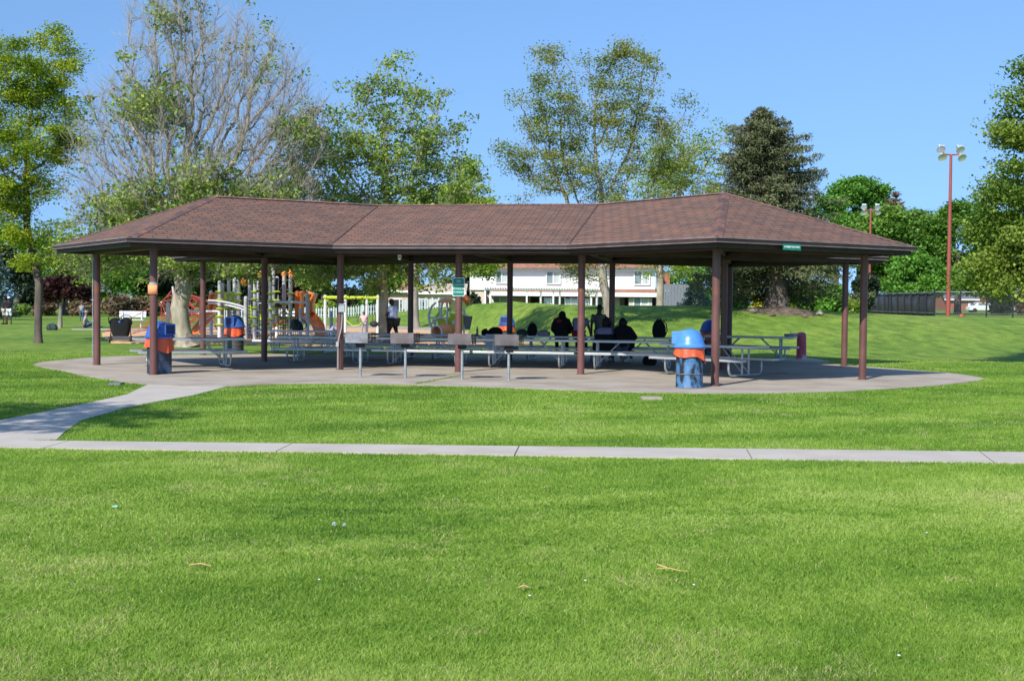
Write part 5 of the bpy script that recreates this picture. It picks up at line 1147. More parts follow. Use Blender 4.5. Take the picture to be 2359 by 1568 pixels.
# beige houses to the left, brick house and sheds on the right
def house(name, lab, x0, x1, y_e, Y, wall, rf, openings, z0=None, ridge=2.2, depth=9, over=.6):
    a, b = at(x0, y_e, Y), at(x1, y_e, Y); cx = (a.x+b.x)/2; zb = 0 if z0 is None else z0; h = a.z - zb; w = b.x - a.x
    t = thing(name, lab, 'house', (cx, Y, zb)); mb = MB(); mb.box((0, depth/2, h/2), (w, depth, h)); mb.build('wall', M[wall], t)
    mb = MB(); zz_ = h + .02; e = over
    L_, R_ = -w/2 - e, w/2 + e; F_, B_ = -e, depth + e; m_ = depth/2
    mb.slab([(L_, F_, zz_), (R_, F_, zz_), (R_, m_, zz_ + ridge), (L_, m_, zz_ + ridge)], .15, Vector((0, 0, 1))); mb.slab([(R_, B_, zz_), (L_, B_, zz_), (L_, m_, zz_ + ridge), (R_, m_, zz_ + ridge)], .15, Vector((0, 0, 1)))
    mb.build('roof', M[rf], t); mb = MB(); mb.box((0, F_ - .02, zz_ - .16), (w + 2*e, .06, .26)); mb.build('fascia_board', M['white'], t)
    mb = MB()
    for s in (-1, 1): mb.add([(s*w/2, 0, h), (s*w/2, depth, h), (s*w/2, m_, h + ridge*.9)], [(0, 1, 2)])
    mb.build('gable', M[wall], t)
    for xa, xb, ya, yb, mt in openings:
        p, q = at(xa, yb, Y), at(xb, ya, Y); ww, hh = q.x - p.x, q.z - p.z
        mb = MB(); mb.box(((p.x+q.x)/2 - cx, -.03, (p.z+q.z)/2 - zb), (ww + .2, .10, hh + .2)); f = mb.build('window', M['white'], t); mb = MB(); mb.box(((p.x+q.x)/2 - cx, -.09, (p.z+q.z)/2 - zb), (ww, .06, hh)); mb.build('pane', M[mt], f)
    return t
house('house', 'cream house with dark openings seen between the leafy sycamore and the notice sign', 952, 1062, 672, 150, 'cream', 'beige', [(968, 984, 690, 720, 'dark'), (1010, 1020, 688, 705, 'glass'), (1040, 1050, 690, 706, 'glass')], 1.0, ridge=1.0)
house('house', 'pinkish house with a dark porch behind the picket fence', 868, 948, 668, 155, 'beige', 'tile', [(905, 925, 690, 715, 'dark'), (878, 890, 688, 702, 'glass')], .6, ridge=1.4)
house('house', 'house with reddish walls glimpsed behind the far left shrubs', 150, 330, 692, 165, 'brick', 'grey_fence', [(180, 186, 700, 715, 'white'), (215, 221, 695, 712, 'white'), (280, 288, 692, 708, 'glass')], 0)
house('brick_house', 'brick house behind the wire court fence right of the tall floodlight pole', 2180, 2246, 688, 240, 'brick', 'grey_fence', [(2230, 2240, 700, 712, 'white')], .3, ridge=2.6)
house('brick_house', 'brick house behind the wire court fence at the right edge', 2285, 2440, 688, 245, 'brick', 'grey_fence', [(2300, 2312, 696, 706, 'glass')], .3)
def car(xd, Y, lab, rz=0):
    p = at(xd, 728, Y); t = thing('parked_car', lab, 'car', (p.x, Y, .55), R(rz)); prof = [(-2.2, .35), (-2.2, .85), (-1.6, 1.0), (-1.0, 1.5), (.6, 1.52), (1.2, 1.02), (2.1, .88), (2.2, .4)]
    mb = MB(); k = len(prof); vs = [(-.85, x, z) for x, z in prof] + [(.85, x, z) for x, z in prof]; vs = [(v[1], v[0], v[2]) for v in vs]
    mb.add(vs, [tuple(range(k)), tuple(range(k, 2*k))[::-1]] + [(i, (i+1) % k, k+(i+1) % k, k+i) for i in range(k)]); mb.build('body', M['white'], t, bevel=.06)
    mb = MB(); mb.box((-1.30, 0, 1.24), (.45, 1.5, .34)); mb.box((.9, 0, 1.24), (.35, 1.5, .34)); mb.box((-.2, 0, 1.27), (1.4, 1.74, .32)); mb.build('window', M['glass'], t)
    for x in (-1.4, 1.4):
        for y in (-.8, .8): mb = MB(); mb.tube([(x, y-.1, .33), (x, y+.1, .33)], .33, 14); mb.build('wheel', M['iron'], t)
car(2262, 195, 'white parked car beyond the wire fence, left of the two'); car(2326, 195, 'white parked car beyond the wire fence, right of the two')
kb = at(2207, 727, 76); mb = MB(); mb.ball((-.25, 0, .05), (.45, .3, .12), 14, 8); mb.ball((.2, .02, .18), (.2, .18, .18), 12, 8); o = mb.build('red_bag', M['pole_red'], smooth=True); o.location = (kb.x, 76, tz(kb.x, 76)); tag(o, 'small red bag lying on the grass by the tall floodlight pole', 'bag')
for i, x in enumerate((1976, 2023)):
    pass
# root bed under the spruce
rb = at(1800, 716, 59); mb = MB(); n_ = 40
rr_ = np.random.default_rng(3); vs = [(0, 0, .28)]
for ring_ in (.5, 1.0):
    for i in range(n_):
        a = 2*math.pi*i/n_; q = Vector((math.cos(a)*1.9*ring_*(1 + .12*math.sin(5*a)), math.sin(a)*1.2*ring_, 0)); vs.append((q.x, q.y, tz(rb.x + q.x, 59 + q.y) - tz(rb.x, 59) + (.22*(1-ring_)*1.4 + .03*rr_.random() if ring_ < 1 else -.02)))
fs = [(0, 1+i, 1+(i+1) % n_) for i in range(n_)] + [(1+i, 1+n_+i, 1+n_+(i+1) % n_, 1+(i+1) % n_) for i in range(n_)]
mb.add(vs, fs); o = mb.build('root_bed', M['soil'], smooth=True); o.location = (rb.x, 59, tz(rb.x, 59)); tag(o, kind='structure')
for i in range(6):
    a = i*1.05; mb = MB(); mb.lathe([(.12+.04*rr_.random(), 0), (.15, .06), (.08, .13), (0, .15)], n=7, sq=(1.3, .9)); q = (rb.x + math.cos(a)*1.8*(.7+.3*rr_.random()), 59 + math.sin(a)*1.5 - .3); o = mb.build('stone', M['soil'] if i % 3 else M['bark_grey'], smooth=False); o.location = (*q, tz(*q) + .02)
    o.rotation_euler = (0, 0, a); tag(o, 'rough stone among the roots under the big spruce', 'stone', 'stones under the spruce')
# ------------------------------------------------------------------ people
M['skin_dark'] = plain('dark_skin', (.060, .033, .022), .5); M['skin'] = plain('skin', (.36, .20, .14), .5, 0, .06)
M['hair'] = plain('black_hair', (.010, .009, .009), .7); M['hair_brown'] = plain('brown_hair', (.09, .05, .03), .7)
M['c_black'] = plain('black_cloth', (.008, .009, .011), .95); M['c_white'] = plain('white_cotton', (.62, .64, .70), .85, 0, .05); M['c_pale'] = plain('pale_blue_cotton', (.42, .49, .74), .85, 0, .05); M['c_lav'] = plain('lavender_cotton', (.33, .33, .50), .85, 0, .06)
M['c_red'] = plain('red_shorts', (.33, .02, .03), .85); M['c_denim'] = plain('denim', (.06, .10, .17), .9); M['c_pink'] = plain('pink_cotton', (.75, .48, .48), .85); M['c_grey'] = plain('grey_cotton', (.30, .30, .34), .9)
M['c_khaki'] = plain('khaki_shorts', (.42, .38, .32), .9); M['shoe_white'] = plain('white_shoe', (.5, .5, .5), .6); M['c_green'] = plain('dark_green_canvas', (.035, .06, .055), .9); M['c_navy'] = plain('navy_cloth', (.02, .03, .08), .9)
def stripe_mat():
    m, n, l, b = newmat('striped_shirt'); tc = n.new('ShaderNodeTexCoord'); w = n.new('ShaderNodeTexWave'); w.bands_direction = 'Z'; w.inputs['Scale'].default_value = 5.2; l.new(tc.outputs['Object'], w.inputs['Vector'])
    r = ramp(n, [(.60, (.10, .11, .11)), (.75, (.36, .38, .33))]); l.new(w.outputs['Fac'], r.inputs['Fac']); l.new(r.outputs[0], b.inputs['Base Color']); b.inputs['Roughness'].default_value = .9; return m
M['c_stripe'] = stripe_mat()
def skin(verts, edges, rad, root=0, sub=1):
    me = bpy.data.meshes.new('t'); me.from_pydata([tuple(v) for v in verts], edges, []); o = bpy.data.objects.new('t', me); col.objects.link(o)
    o.modifiers.new('s', 'SKIN').use_smooth_shade = True; sb = o.modifiers.new('b', 'SUBSURF'); sb.levels = sub
    for i, v in enumerate(me.skin_vertices[0].data):
        r = rad[i]; v.radius = r if isinstance(r, tuple) else (r, r); v.use_root = (i == root)
    bpy.context.view_layer.update(); out = bpy.data.meshes.new_from_object(o.evaluated_get(bpy.context.evaluated_depsgraph_get())); bpy.data.objects.remove(o); return out
def joined(name, meshes, mat, parent):
    bm = bmesh.new()
    for m in meshes: bm.from_mesh(m)
    for f in bm.faces: f.smooth = True; f.material_index = 0
    me = bpy.data.meshes.new(name); bm.to_mesh(me); bm.free()
    for m in (mat if isinstance(mat, list) else [mat]): me.materials.append(m)
    o = bpy.data.objects.new(name, me); col.objects.link(o); o.parent = parent; return o
def mbmesh(mb):
    me = bpy.data.meshes.new('t'); me.from_pydata(mb.v, [], mb.f); return me
V3 = lambda *a: Vector(a)
def person(label, loc, rz, hip, lean, legs, arms, s=1.0, tan='skin', hair='hair', shirt='c_white', pants='c_black', short=False, shoe='iron', head=(0, .02), sleeve='short', cap=None, bulk=1.0, hairy=1.0, longhair=False, hood=None, turn=0.0, collar=None, hunch=0.0, hk=1.0):
    """local frame: x right, y forward. legs/arms: two pairs of directions (thigh, shin) / (upper arm, forearm); lean = torso direction"""
    p = thing('person', label, 'person', loc, rz); U = Vector(lean).normalized(); X = Vector((1, 0, 0))
    pel = Vector(hip); sp = pel + U*.20*s; ch = pel + U*.40*s; nk = pel + U*(.535 - hunch)*s; hd = nk + (U*.09 + V3(head[0]*.5, head[1]*.5, .02))*s; ht = hd + (V3(head[0], head[1], .115))*s
    vs = [pel, sp, ch, nk, hd, ht]; ed = [(0, 1), (1, 2), (2, 3), (3, 4), (4, 5)]; rd = [(.135, .10), (.12, .09), (.14, .10), .055, .082, .088]
    body = {'pel': 0, 'ch': 2}; fing = []
    for k, sd in ((0, -1), (1, 1)):
        a, b = (Vector(d).normalized() for d in arms[k]); sh = ch + X*sd*.172*s + U*(.055 - hunch*.3)*s; el = sh + a*.28*s; wr = el + b*.25*s; hn = wr + b*.075*s; i = len(vs)
        vs += [sh, el, wr, hn]; ed += [(2, i), (i, i+1), (i+1, i+2), (i+2, i+3)]; rd += [.062, .042, .028, (.034, .020)]
        sdv = b.cross(Vector((0, 0, 1)) if abs(b.z) < .9 else Vector((0, 1, 0))).normalized()
        for j, (o_, L) in enumerate(((-.026, .068), (-.009, .078), (.009, .074), (.026, .06))):
            q = hn + sdv*o_*s; mb = MB(); cu = b.cross(sdv)*.25; mb.tube([q, q + (b + cu*.3)*L*.4*s, q + (b + cu)*L*.72*s, q + (b + cu*2)*L*s], [.0095*s, .009*s, .008*s, .006*s], 6); fing.append(mbmesh(mb))
        mb = MB(); q = wr + b*.02*s + sdv*.02*sd*s; mb.tube([q, q + (b*.6 + sdv*sd*.8)*.03*s, q + (b + sdv*sd*.6)*.055*s], [.011*s, .010*s, .007*s], 6); fing.append(mbmesh(mb))
    for k, sd in ((0, -1), (1, 1)):
        a, b = (Vector(d).normalized() for d in legs[k]); hp = pel + X*sd*.09*s - Vector((0, 0, .03*s)); kn = hp + a*.42*s; an = kn + b*.41*s; f = Vector((b.x*.1 + .1*sd, 1, 0)).normalized(); toe = an + f*.15*s + Vector((0, 0, -.045*s)); i = len(vs)
        vs += [hp, kn, an, toe]; ed += [(0, i), (i, i+1), (i+1, i+2), (i+2, i+3)]; rd += [.088, .058, .040, (.042, .03)]
    rr = [tuple(q*s for q in r) if isinstance(r, tuple) else r*s for r in rd]
    m = [skin(vs, ed, rr)] + fing
    F = (V3(math.sin(turn), math.cos(turn), 0)); mid = (hd + ht)/2; Rt = V3(F.y, -F.x, 0); mb = MB()
    mb.ball(mid, (.076*s, .090*s, .112*s), 16, 12)
    mb.ball(mid + F*.092*s - V3(0, 0, .018*s), (.013*s, .02*s, .022*s), 8, 6)
    for q in (-1, 1): mb.ball(mid + Rt*q*.078*s, (.012*s, .022*s, .030*s), 8, 6)
    mb.ball(mid + F*.082*s - V3(0, 0, .058*s), (.028*s, .012*s, .008*s), 8, 6); m.append(mbmesh(mb))
    joined('body', m, M[tan], p)
    mb = MB()
    for q in (-1, 1): mb.ball(mid + F*.080*s + Rt*q*.032*s + V3(0, 0, .006*s), (.012*s, .009*s, .007*s), 8, 6)
    mb.build('eyes', M['dark'], p, True)
    # hair: a bumpy shell over crown and back
    mb = MB(); nu, nv = 22, 12; vsx = []; c = mid - F*.012*s + V3(0, 0, .018*s); r_ = np.random.default_rng(int(abs(loc[0])*97) + 1)
    for i in range(nv+1):
        t = math.pi*i/nv
        for j in range(nu):
            ph_ = 2*math.pi*j/nu; d = V3(math.sin(t)*math.cos(ph_), math.sin(t)*math.sin(ph_), math.cos(t)); front = d.dot(F)
            cut = 1.0 if d.z > .18 or front < .25 else .80; lo_ = 1.0 if (d.z > -.55 or longhair) else .8
            vsx.append(c + V3(d.x*.090, d.y*.104, d.z*.118)*s*hk*cut*lo_*(1 + (.04 + .06*(hairy-1))*r_.standard_normal())*(.98 + .12*(hairy-1)*2))
    mb.add(vsx, [(i*nu+j, (i+1)*nu+j, (i+1)*nu+(j+1) % nu, i*nu+(j+1) % nu) for i in range(nv) for j in range(nu)]); mb.build('hair', M[hair], p, True)
    if cap:
        mb = MB(); cc = mid + V3(0, 0, .045*s); mb.lathe([(.100*s, 0), (.102*s, .03*s), (.09*s, .07*s), (.05*s, .10*s), (0, .108*s)], cc, 18)
        mb.add([cc + F*(.07*s) + Rt*.075*s, cc + F*(.07*s) - Rt*.075*s, cc + F*.19*s - Rt*.05*s - V3(0, 0, .015*s), cc + F*.19*s + Rt*.05*s - V3(0, 0, .015*s)], [(0, 1, 2, 3)]); mb.build('cap', M[cap], p, True)
    # shirt and trousers follow the body
    g = 1.22*bulk; sv = [pel + U*.02*s, sp, ch, nk - U*.035*s]; se = [(0, 1), (1, 2), (2, 3)]; sr = [(.14*g*s, .115*g*s), (.125*g*s, .105*g*s), (.142*g*s, .108*g*s), .070*s]
    for k, ofs in ((0, 6), (1, 10)):
        sh, el, wr = vs[ofs], vs[ofs+1], vs[ofs+2]; i = len(sv); e1 = sh + (el-sh)*(.62 if sleeve == 'short' else 1.0)
        sv += [sh, e1]; se += [(2, i), (i, i+1)]; sr += [.075*g*s, (.062 if sleeve == 'short' else .056)*g*s]
        if sleeve == 'long': sv.append(wr); se.append((i+1, i+2)); sr.append(.042*g*s)
    joined('shirt', [skin(sv, se, sr)], M[shirt], p)
    if hood:
        mb = MB(); mb.ball(mid - F*.01*s, (.115*s, .125*s, .142*s), 14, 10); mb.ball(ch + V3(0, .02, .03), (.235*s, .16*s, .17*s), 16, 10); mb.build('hood', M[hood], p, True)
    if collar: mb = MB(); mb.ball(ch + V3(0, .0, .04), (.27*s, .18*s, .17*s), 16, 10); mb.ball(pel + V3(0, 0, .05), (.34*s, .24*s, .30*s), 16, 10); mb.build('collar', M[collar], p, True)
    pv = [pel]; pe = []; pr = [(.142*bulk*s, .118*bulk*s)]
    for ofs in (14, 18):
        hp, kn, an = vs[ofs], vs[ofs+1], vs[ofs+2]; i = len(pv); k1 = hp + (kn-hp)*(.92 if short else 1)
        pv += [hp, k1]; pe += [(0, i), (i, i+1)]; pr += [.100*bulk*s, (.080 if short else .068)*s]
        if not short: pv.append(an); pe.append((i+1, i+2)); pr.append(.052*s)
    joined('shorts' if short else 'trousers', [skin(pv, pe, pr)], M[pants], p)
    for ofs in (16, 20):
        an, toe = vs[ofs], vs[ofs+1]; f = (toe - an); f.z = 0; f.normalize(); a = math.atan2(-f.x, f.y); mb = MB(); z0 = toe.z - .035*s
        mb.M = Matrix.Translation((an.x, an.y, z0)) @ Matrix.Rotation(a, 4, 'Z'); mb.ball((0, .05*s, .035*s), (.05*s, .145*s, .045*s), 12, 8); mb.ball((0, -.03*s, .06*s), (.045*s, .06*s, .06*s), 10, 6); mb.build('shoe', M[shoe], p, True)
    return p
dn = (0, 0, -1)
STAND = ([(-.05, .02, -1), (-.03, -.02, -1)], [(.05, .02, -1), (.03, -.02, -1)]); ARMS = ([(-.18, .0, -1), (-.05, .15, -1)], [(.18, 0, -1), (.05, .15, -1)])
def gl(xd, Y): q = at(xd, 700, Y); return (q.x, Y, max(tz(q.x, Y), .0) + .035)
# man in the pale T-shirt walking left beyond the tables, seen from his right side
person('man in pale T-shirt, dark cap and black trousers walking past the tables', gl(905, 54.0), R(62), (0, 0, .93), (.02, .05, 1), ([(-.04, .32, -1), (-.02, .05, -1)], [(.04, -.22, -1), (.02, -.42, -1)]),
       ([(-.30, .60, -1), (-.1, .75, -.9)], [(.22, -.15, -1), (.1, .05, -1)]), 1.04, 'skin_dark', 'hair', 'c_pale', 'c_black', cap='c_navy', head=(0, .05), bulk=1.5)
def seat_pt(xd, n_off, z): q = at(xd, 760, 39.5); t_ = 0; return q
def onrow(xd, n):     # point on the line n = const of the shelter plan that appears at column xd
    d = ray(xd, 760); d2 = Vector((d.x, d.y)); o_ = P(0, n); e = Vector((math.cos(ROT), math.sin(ROT))); # o + e*t = d2*k
    M_ = np.array([[e.x, -d2.x], [e.y, -d2.y]]); t, k = np.linalg.solve(M_, [-o_.x, -o_.y]); q = P(t, n); return (q.x, q.y)
FWD = [(-.12, 1, .02), (0, .12, -1)], [(.12, 1, .02), (0, .12, -1)]
x, y = onrow(1292, 6.30); person('person in a dark jacket with red print, head bowed, sitting on a table top', (x, y, .03), ROT + R(4), (0, -.05, .85), (0, .80, 1), ([(-.16, 1, -.38), (0, .08, -1)], [(.16, 1, -.38), (0, .08, -1)]),
       ([(-.34, .35, -.9), (.2, .8, -.3)], [(.34, .35, -.9), (-.2, .8, -.3)]), .98, 'skin_dark', 'hair', 'c_black', 'c_black', head=(0, .11), sleeve='long', bulk=1.45, hood='c_black', hunch=.05)
x, y = onrow(1332, 6.35); person('person in a lavender shirt and red shorts sitting on a table behind a column', (x, y, .03), ROT - R(6), (0, 0, .85), (.03, .62, 1), ([(-.16, 1, -.38), (0, .08, -1)], [(.16, 1, -.38), (0, .08, -1)]),
       ([(-.30, .3, -1), (.1, .8, -.4)], [(.42, .15, -1), (.1, .3, -.9)]), .96, 'skin_dark', 'hair', 'c_lav', 'c_red', short=True, head=(-.02, .10), bulk=1.3, hunch=.04)
x, y = onrow(1380, 7.7); person('young person in a striped shirt standing behind the seated group', (x, y, .03), ROT + R(200), (0, 0, .88), (.02, -.02, 1), STAND, ([(-.20, .1, -1), (-.02, .4, -1)], [(.30, .2, -1), (.02, .4, -1)]), .99, 'skin_dark', 'hair', 'c_stripe', 'c_khaki', short=True, head=(-.02, .02), bulk=1.0)
x, y = onrow(1392, 5.62); person('curly haired person in a lavender shirt seated on the bench, black jacket round the waist', (x, y, .03), ROT, (0, 0, .55), (.02, .42, 1), FWD, ([(-.30, .6, -.6), (.2, 1, -.1)], [(.30, .6, -.6), (-.2, 1, -.1)]), .98, 'skin_dark', 'hair', 'c_lav', 'c_denim', shoe='shoe_white', head=(.02, .05), hairy=1.7, bulk=1.15, hunch=.05, hk=1.32)
x, y = onrow(1436, 5.60); person('broad person in a black hooded jacket seated on the bench to the right', (x, y, .03), ROT - R(5), (0, 0, .55), (-.08, .40, 1), FWD, ([(-.30, .6, -.6), (.2, 1, -.1)], [(.34, .6, -.6), (-.1, 1, -.1)]), 1.0, 'skin_dark', 'hair', 'c_black', 'c_denim', shoe='shoe_white', head=(-.02, .04), sleeve='long', bulk=1.62, hairy=1.3, collar='c_black', hunch=.06, hk=1.25)
q_ = [o for o in bpy.data.objects if o.get('category') == 'person' and 'red print' in o['label']][0]
mb = MB(); mb.ball((-.05, .045, 1.17), (.10, .04, .085), 12, 8); mb.build('print', M['c_red'], q_, True)
# jacket hanging round the seated person's waist
x, y = onrow(1392, 5.45); mb = MB(); mb.lathe([(.27, -.22), (.30, -.1), (.29, .05), (.25, .24), (.21, .30), (.18, .26)], (0, 0, .55), 22, (1.15, .78)); o = mb.build('tied_jacket', M['c_black'], smooth=True); o.location = (x, y, .03); tag(o, 'black jacket tied round the waist of the curly haired person on the bench', 'jacket')
# child at the swings, small far figures
person('child in a pink top and grey trousers standing at the swing', gl(838, 65.6), R(15), (0, 0, .60), (0, .05, 1), STAND, ([(-.3, .6, -.6), (.2, 1, .1)], [(.3, .6, -.6), (-.2, 1, .1)]), .70, 'skin', 'hair_brown', 'c_pink', 'c_grey', longhair=True, hairy=1.2)
person('boy in a lavender shirt crouching on the ground behind the tables', gl(757, 50.0), R(-80), (0, 0, .42), (0, .75, 1), ([(-.15, .9, .25), (0, -.45, -1)], [(.15, .9, .25), (0, -.45, -1)]), ([(-.1, .6, -.8), (0, .7, -.8)], [(.1, .6, -.8), (0, .7, -.8)]), .86, 'skin', 'hair_brown', 'c_lav', 'c_denim', head=(0, .08))
person('person in a black top and pale shorts standing on the far left lawn', gl(11, 84.0), R(150), (0, 0, .92), (0, .02, 1), STAND, ARMS, 1.0, 'skin_dark', 'hair', 'c_black', 'c_khaki', short=True, bulk=1.1)
person('person in a white cap and white shorts standing on the far left lawn', gl(21, 83.0), R(185), (0, 0, .92), (0, .02, 1), STAND, ARMS, .98, 'skin_dark', 'hair', 'c_black', 'c_white', short=True, cap='c_white', bulk=1.1)
person('small child in a dark jacket walking on the far lawn', gl(188, 98.0), R(20), (0, 0, .68), (0, .02, 1), STAND, ARMS, .78, 'skin', 'hair_brown', 'c_grey', 'c_denim', bulk=1.2)
person('person in a lavender sun hat sitting on the grass by the leftmost column', gl(195, 76.0), R(-70), (0, 0, .14), (0, .10, 1), ([(-.2, 1, .1), (0, 1, -.15)], [(.2, 1, .5), (0, .8, -1)]), ([(-.3, .4, -.8), (.1, .8, -.4)], [(.3, -.4, -1), (.1, -.2, -1)]), 1.0, 'skin', 'hair_brown', 'c_grey', 'c_denim', cap='c_lav', longhair=True)
# ------------------------------------------------------------------ bags and loose things
def pack(lab, loc, rz, w, d, h, mat='c_black', lean=.0, straps=True, name='backpack', cat='backpack', pocket=True):
    b = thing(name, lab, cat, loc, rz); mb = MB(); n = 20; rows = 9; vs = []
    for j in range(rows+1):
        t = j/rows; k = (math.sin(math.pi*min(1, .16 + t*.84))**.38)*(1 - .12*t) if t < 1 else .25
        for i in range(n):
            a = 2*math.pi*i/n; ca, sa = math.cos(a), math.sin(a); sx = math.copysign(abs(ca)**.55, ca); sy = math.copysign(abs(sa)**.55, sa)
            vs.append((sx*w/2*k*(1 + .03*math.sin(7*a+t*5)), sy*d/2*k + lean*t*h, t*h))
    mb.add(vs, [(j*n+i, j*n+(i+1) % n, (j+1)*n+(i+1) % n, (j+1)*n+i) for j in range(rows) for i in range(n)] + [tuple(range(n))[::-1], tuple(range(rows*n, rows*n+n))]); mb.build('bag_body', M[mat], b, True)
    if pocket: mb = MB(); mb.ball((0, d*.42, h*.32), (w*.36, d*.26, h*.24), 12, 8); mb.build('pocket', M[mat], b, True)
    if straps:
        for s in (-1, 1): mb = MB(); mb.tube([(s*w*.18, -d*.4, h*.95), (s*w*.3, -d*.85, h*.75), (s*w*.36, -d*.9, h*.4), (s*w*.34, -d*.45, h*.08)], .018, 6); mb.build('strap', M[mat], b, True)
        mb = MB(); mb.tube([(-.05, 0, h*.97), (-.04, 0, h*1.07), (.04, 0, h*1.07), (.05, 0, h*.97)], .012, 6); mb.build('grab_loop', M[mat], b, True)
    return b
TT = .797
def ontop(xd, n, z=TT): x, y = onrow(xd, n); return (x, y, z)
pack('tall black backpack standing on the back row table at the right', ontop(1518, 6.3), ROT + R(28), .41, .26, .52, lean=.06)
pack('black backpack slumped on the back row table behind the right grills', ontop(1225, 6.35), ROT + R(20), .30, .22, .37, lean=-.05)
pack('low dark green bag on the back row table behind the far right grill', ontop(1202, 6.25), ROT, .34, .22, .19, 'c_green', straps=False, name='bag', cat='bag')
pack('grey soft bag lying on the back row table beside the seated people', ontop(1252, 6.3), ROT, .42, .24, .16, 'c_grey', straps=False, name='bag', cat='bag')
pack('round black bag with a red edge on the back row table between two grills', ontop(1141, 6.3), ROT, .46, .30, .24, straps=False, name='bag', cat='bag')
pack('small black bag hanging over the table edge left of the round black bag', ontop(1118, 6.1), ROT, .22, .2, .17, straps=True, name='bag', cat='bag')
pack('dark green bag with an orange patch on the far left back table', (*(at(686, 752, 43.1).xy), TT), R(40), .40, .34, .36, 'c_green', lean=.5, straps=True)
pack('black wheeled bag on the floor beneath the right front table', (*onrow(1497, 5.3), .03), ROT, .42, .3, .30, straps=False, name='bag', cat='bag')
pack('dark patterned bag on the far left lawn', (*(at(120, 765, 71).xy), 0), R(10), .62, .4, .36, 'c_green', straps=True, name='bag', cat='bag')
mb = MB(); mb.box((0, 0, .17), (.42, .30, .34)); mb.box((0, 0, .345), (.44, .32, .02)); o = mb.build('white_box', M['c_white'], bevel=.01); q = onrow(1135, 5.7); o.location = (q[0], q[1], .485); tag(o, 'white cardboard box on the bench behind the right grills', 'box')
mb = MB(); mb.lathe([(.0, 0), (.13, .02), (.17, .12), (.15, .24), (.07, .30), (.02, .33), (.0, .34)], n=14, sq=(1, .7)); o = mb.build('carrier_bag', M['c_white'], smooth=True); q = onrow(1156, 5.62); o.location = (q[0], q[1], .485); tag(o, 'crumpled white carrier bag on the bench behind the far right grill', 'bag')
bt = thing('water_bottle', 'clear grey water bottle standing on the back row table', 'bottle', ontop(1099, 6.3)); mb = MB(); mb.lathe([(.033, 0), (.035, .02), (.035, .15), (.02, .19), (.013, .20), (.013, .22)], n=12); mb.build('bottle_body', M['glass'], bt, True); mb = MB(); mb.lathe([(.016, .215), (.016, .24), (0, .24)], n=10); mb.build('cap', M['rope_black'], bt)
# stroller
st = thing('stroller', 'black double stroller on the grass beside the leftmost column', 'stroller', (*(gnd(278, 788).xy), 0), R(12))
for s in (-1, 1):
    mb = MB(); mb.tube([(s*.04, -.28, .88), (s*.05, -.34, 1.04), (s*.12, -.36, 1.09), (s*.36, -.36, 1.09), (s*.44, -.34, 1.02), (s*.44, -.25, .80)], .02, 6); mb.build('handle', M['iron'], st)
    for y in (-.32, .42):
        mb = MB(); mb.tube([(s*.40 - .03, y, .12), (s*.40 + .03, y, .12)], .12, 16); mb.build('wheel', M['iron'], st)
    mb = MB(); mb.tube([(s*.40, -.32, .12), (s*.38, 0, .45), (s*.42, -.25, .86)], .014, 6); mb.tube([(s*.40, .42, .12), (s*.38, -.05, .5)], .014, 6); mb.build('frame', M['iron'], st)
mb = MB(); n = 28; vs = []
for j in range(8):
    t = j/7; w = .31 + .13*t**.8; d_s = .22 + .05*t
    for i in range(n):
        a = 2*math.pi*i/n; ca, sa = math.cos(a), math.sin(a); vs.append((math.copysign(abs(ca)**.5, ca)*w, math.copysign(abs(sa)**.6, sa)*d_s, .24 + .60*t))
mb.add(vs, [(j*n+i, j*n+(i+1) % n, (j+1)*n+(i+1) % n, (j+1)*n+i) for j in range(7) for i in range(n)] + [tuple(range(n))[::-1], tuple(range(7*n, 8*n))]); mb.build('seat', M['c_black'], st, True)
mb = MB(); mb.ball((-.21, .0, .80), (.25, .27, .20), 14, 9); mb.ball((.21, .0, .80), (.25, .27, .20), 14, 9); mb.build('canopy', M['c_black'], st, True)
mb = MB(); mb.ball((-.02, -.24, .82), .06, 10, 8); mb.build('toy', M['blue'], st, True)
# litter and seed heads on the near lawn
def bit(name, lab, cat, xd, yd, mb, mat, rz=0, z=.045): o = mb.build(name, mat); p = gnd(xd, yd, .04); o.location = (p.x, p.y, z); o.rotation_euler = (.15, .1, rz); tag(o, lab, cat); return o
mb = MB(); mb.box((0, 0, 0), (.045, .028, .004)); mb.box((.012, .008, .006), (.026, .02, .004)); bit('litter', 'small mint green scrap of wrapper in the grass at the left', 'litter', 264, 1167, mb, plain('mint_wrapper', (.35, .62, .48), .5))
mb = MB(); mb.tube([(-.11, .0, .0), (-.03, .01, .01), (.05, -.005, .004), (.12, .01, 0)], [.002, .0035, .003, .0015], 6); mb.tube([(-.02, 0, .01), (-.10, .04, .02)], .003, 5); bit('dry_leaf_stem', 'pale orange dry stalk lying on the grass at right centre', 'stalk', 1548, 1314, mb, M['chips'], .1)
mb = MB(); mb.tube([(-.08, 0, 0), (.0, .01, .01), (.07, 0, 0)], [.003, .006, .003], 6); bit('dry_leaf_stem', 'brown dry stalk lying on the grass at left centre', 'stalk', 462, 1303, mb, M['chips'], .3)
mb = MB(); mb.tube([(-.04, 0, 0), (0, .01, .008), (.05, .0, 0)], [.003, .008, .003], 6); bit('dry_leaf_stem', 'short orange dry stalk on the grass near the middle of the photo', 'stalk', 1206, 1354, mb, M['chips'], .5)
for i, (x, y) in enumerate(((735, 1335), (1598, 1347), (2134, 1227), (1220, 1372), (2070, 1510), (1348, 1337))):
    mb = MB(); mb.ball((0, 0, 0), (.009, .007, .004), 8, 6); o = bit('petal', 'tiny white petal lying in the short grass', 'petal', x, y, mb, M['c_white']); o['group'] = 'white petals in the near lawn'
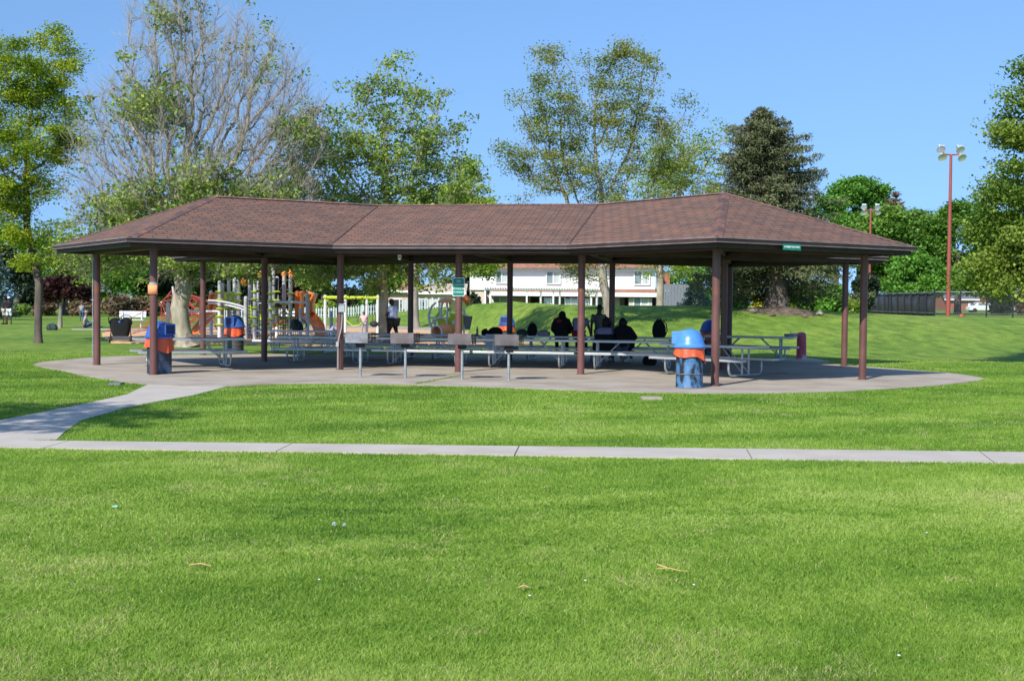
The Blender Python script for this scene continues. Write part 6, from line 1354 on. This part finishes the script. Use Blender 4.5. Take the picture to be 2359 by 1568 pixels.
for i, (x, y, k) in enumerate(((768, 1222, 'seed'), (792, 1224, 'seed'), (757, 1234, 'flower'))):
    t = thing('dandelion', ('yellow dandelion flower in the grass at left centre' if k == 'flower' else ('larger' if i == 0 else 'smaller') + ' pale dandelion seed head in the grass at left centre'), 'dandelion', gnd(x, y, 0)); t.scale = (.62,)*3; mb = MB(); mb.tube([(0, 0, 0), (.005, 0, .05), (.008, 0, .085)], .0025, 5); mb.build('stem', M['leaf_mid'], t)
    mb = MB()
    if k == 'seed':
        for j in range(60):
            v = Vector(np.random.default_rng(j).standard_normal(3)).normalized()*(.026 if i == 0 else .02); mb.tube([(.008, 0, .09), Vector((.008, 0, .09)) + v], .0009, 3); mb.ball(Vector((.008, 0, .09)) + v, .0035, 4, 3)
    else:
        mb.lathe([(.004, 0), (.020, .008), (.018, .014), (.0, .016)], (.008, 0, .06), 14)
    mb.build('head', M['c_white'] if k == 'seed' else M['leaf_yellow'], t)
# valve cover in the lawn
for x, y, lab in ((1500, 918, 'pale rectangular valve cover in the lawn in front of the shelter'), (268, 960*.9212, 'small grey valve cover in the lawn left of the path')):
    p = gnd(x, y, .02); mb = MB(); k_ = .6 if x < 1000 else .9; mb.box((0, 0, 0), (.42*k_, .5*k_, .05)); mb.box((0, 0, .028), (.36*k_, .44*k_, .008)); o = mb.build('valve_cover', M['grey_fence'] if x < 1000 else M['concrete']); o.location = (p.x, p.y, .02); tag(o, lab, 'valve cover')

# dandelions in flower on the left bank and by the pad edge
r_ = np.random.default_rng(77)
for i in range(30):
    if i < 22: x, y = r_.uniform(0, 480), r_.uniform(812, 905)
    else: x, y = r_.uniform(1700, 2050), r_.uniform(790, 822)
    p = gnd(x, y, 0)
    if inside([(q.x, q.y) for q in smooth_poly(pad)], np.array([p.x]), np.array([p.y]))[0] or inside([(q.x, q.y) for q in wp], np.array([p.x]), np.array([p.y]))[0]: continue
    mb = MB(); mb.lathe([(.004, .0), (.024, .012), (.022, .02), (0, .024)], n=10); mb.tube([(0, 0, -.06), (0, 0, .004)], .003, 4)
    o = mb.build('dandelion_flower', M['leaf_yellow']); o.location = (p.x, p.y, max(tz(p.x, p.y), 0) + .06); tag(o, 'tiny yellow dandelion flower on the ' + ('left bank of the lawn' if i < 22 else 'grass slope by the maroon fountain'), 'dandelion', 'dandelions on the left bank' if i < 22 else 'dandelions by the fountain')
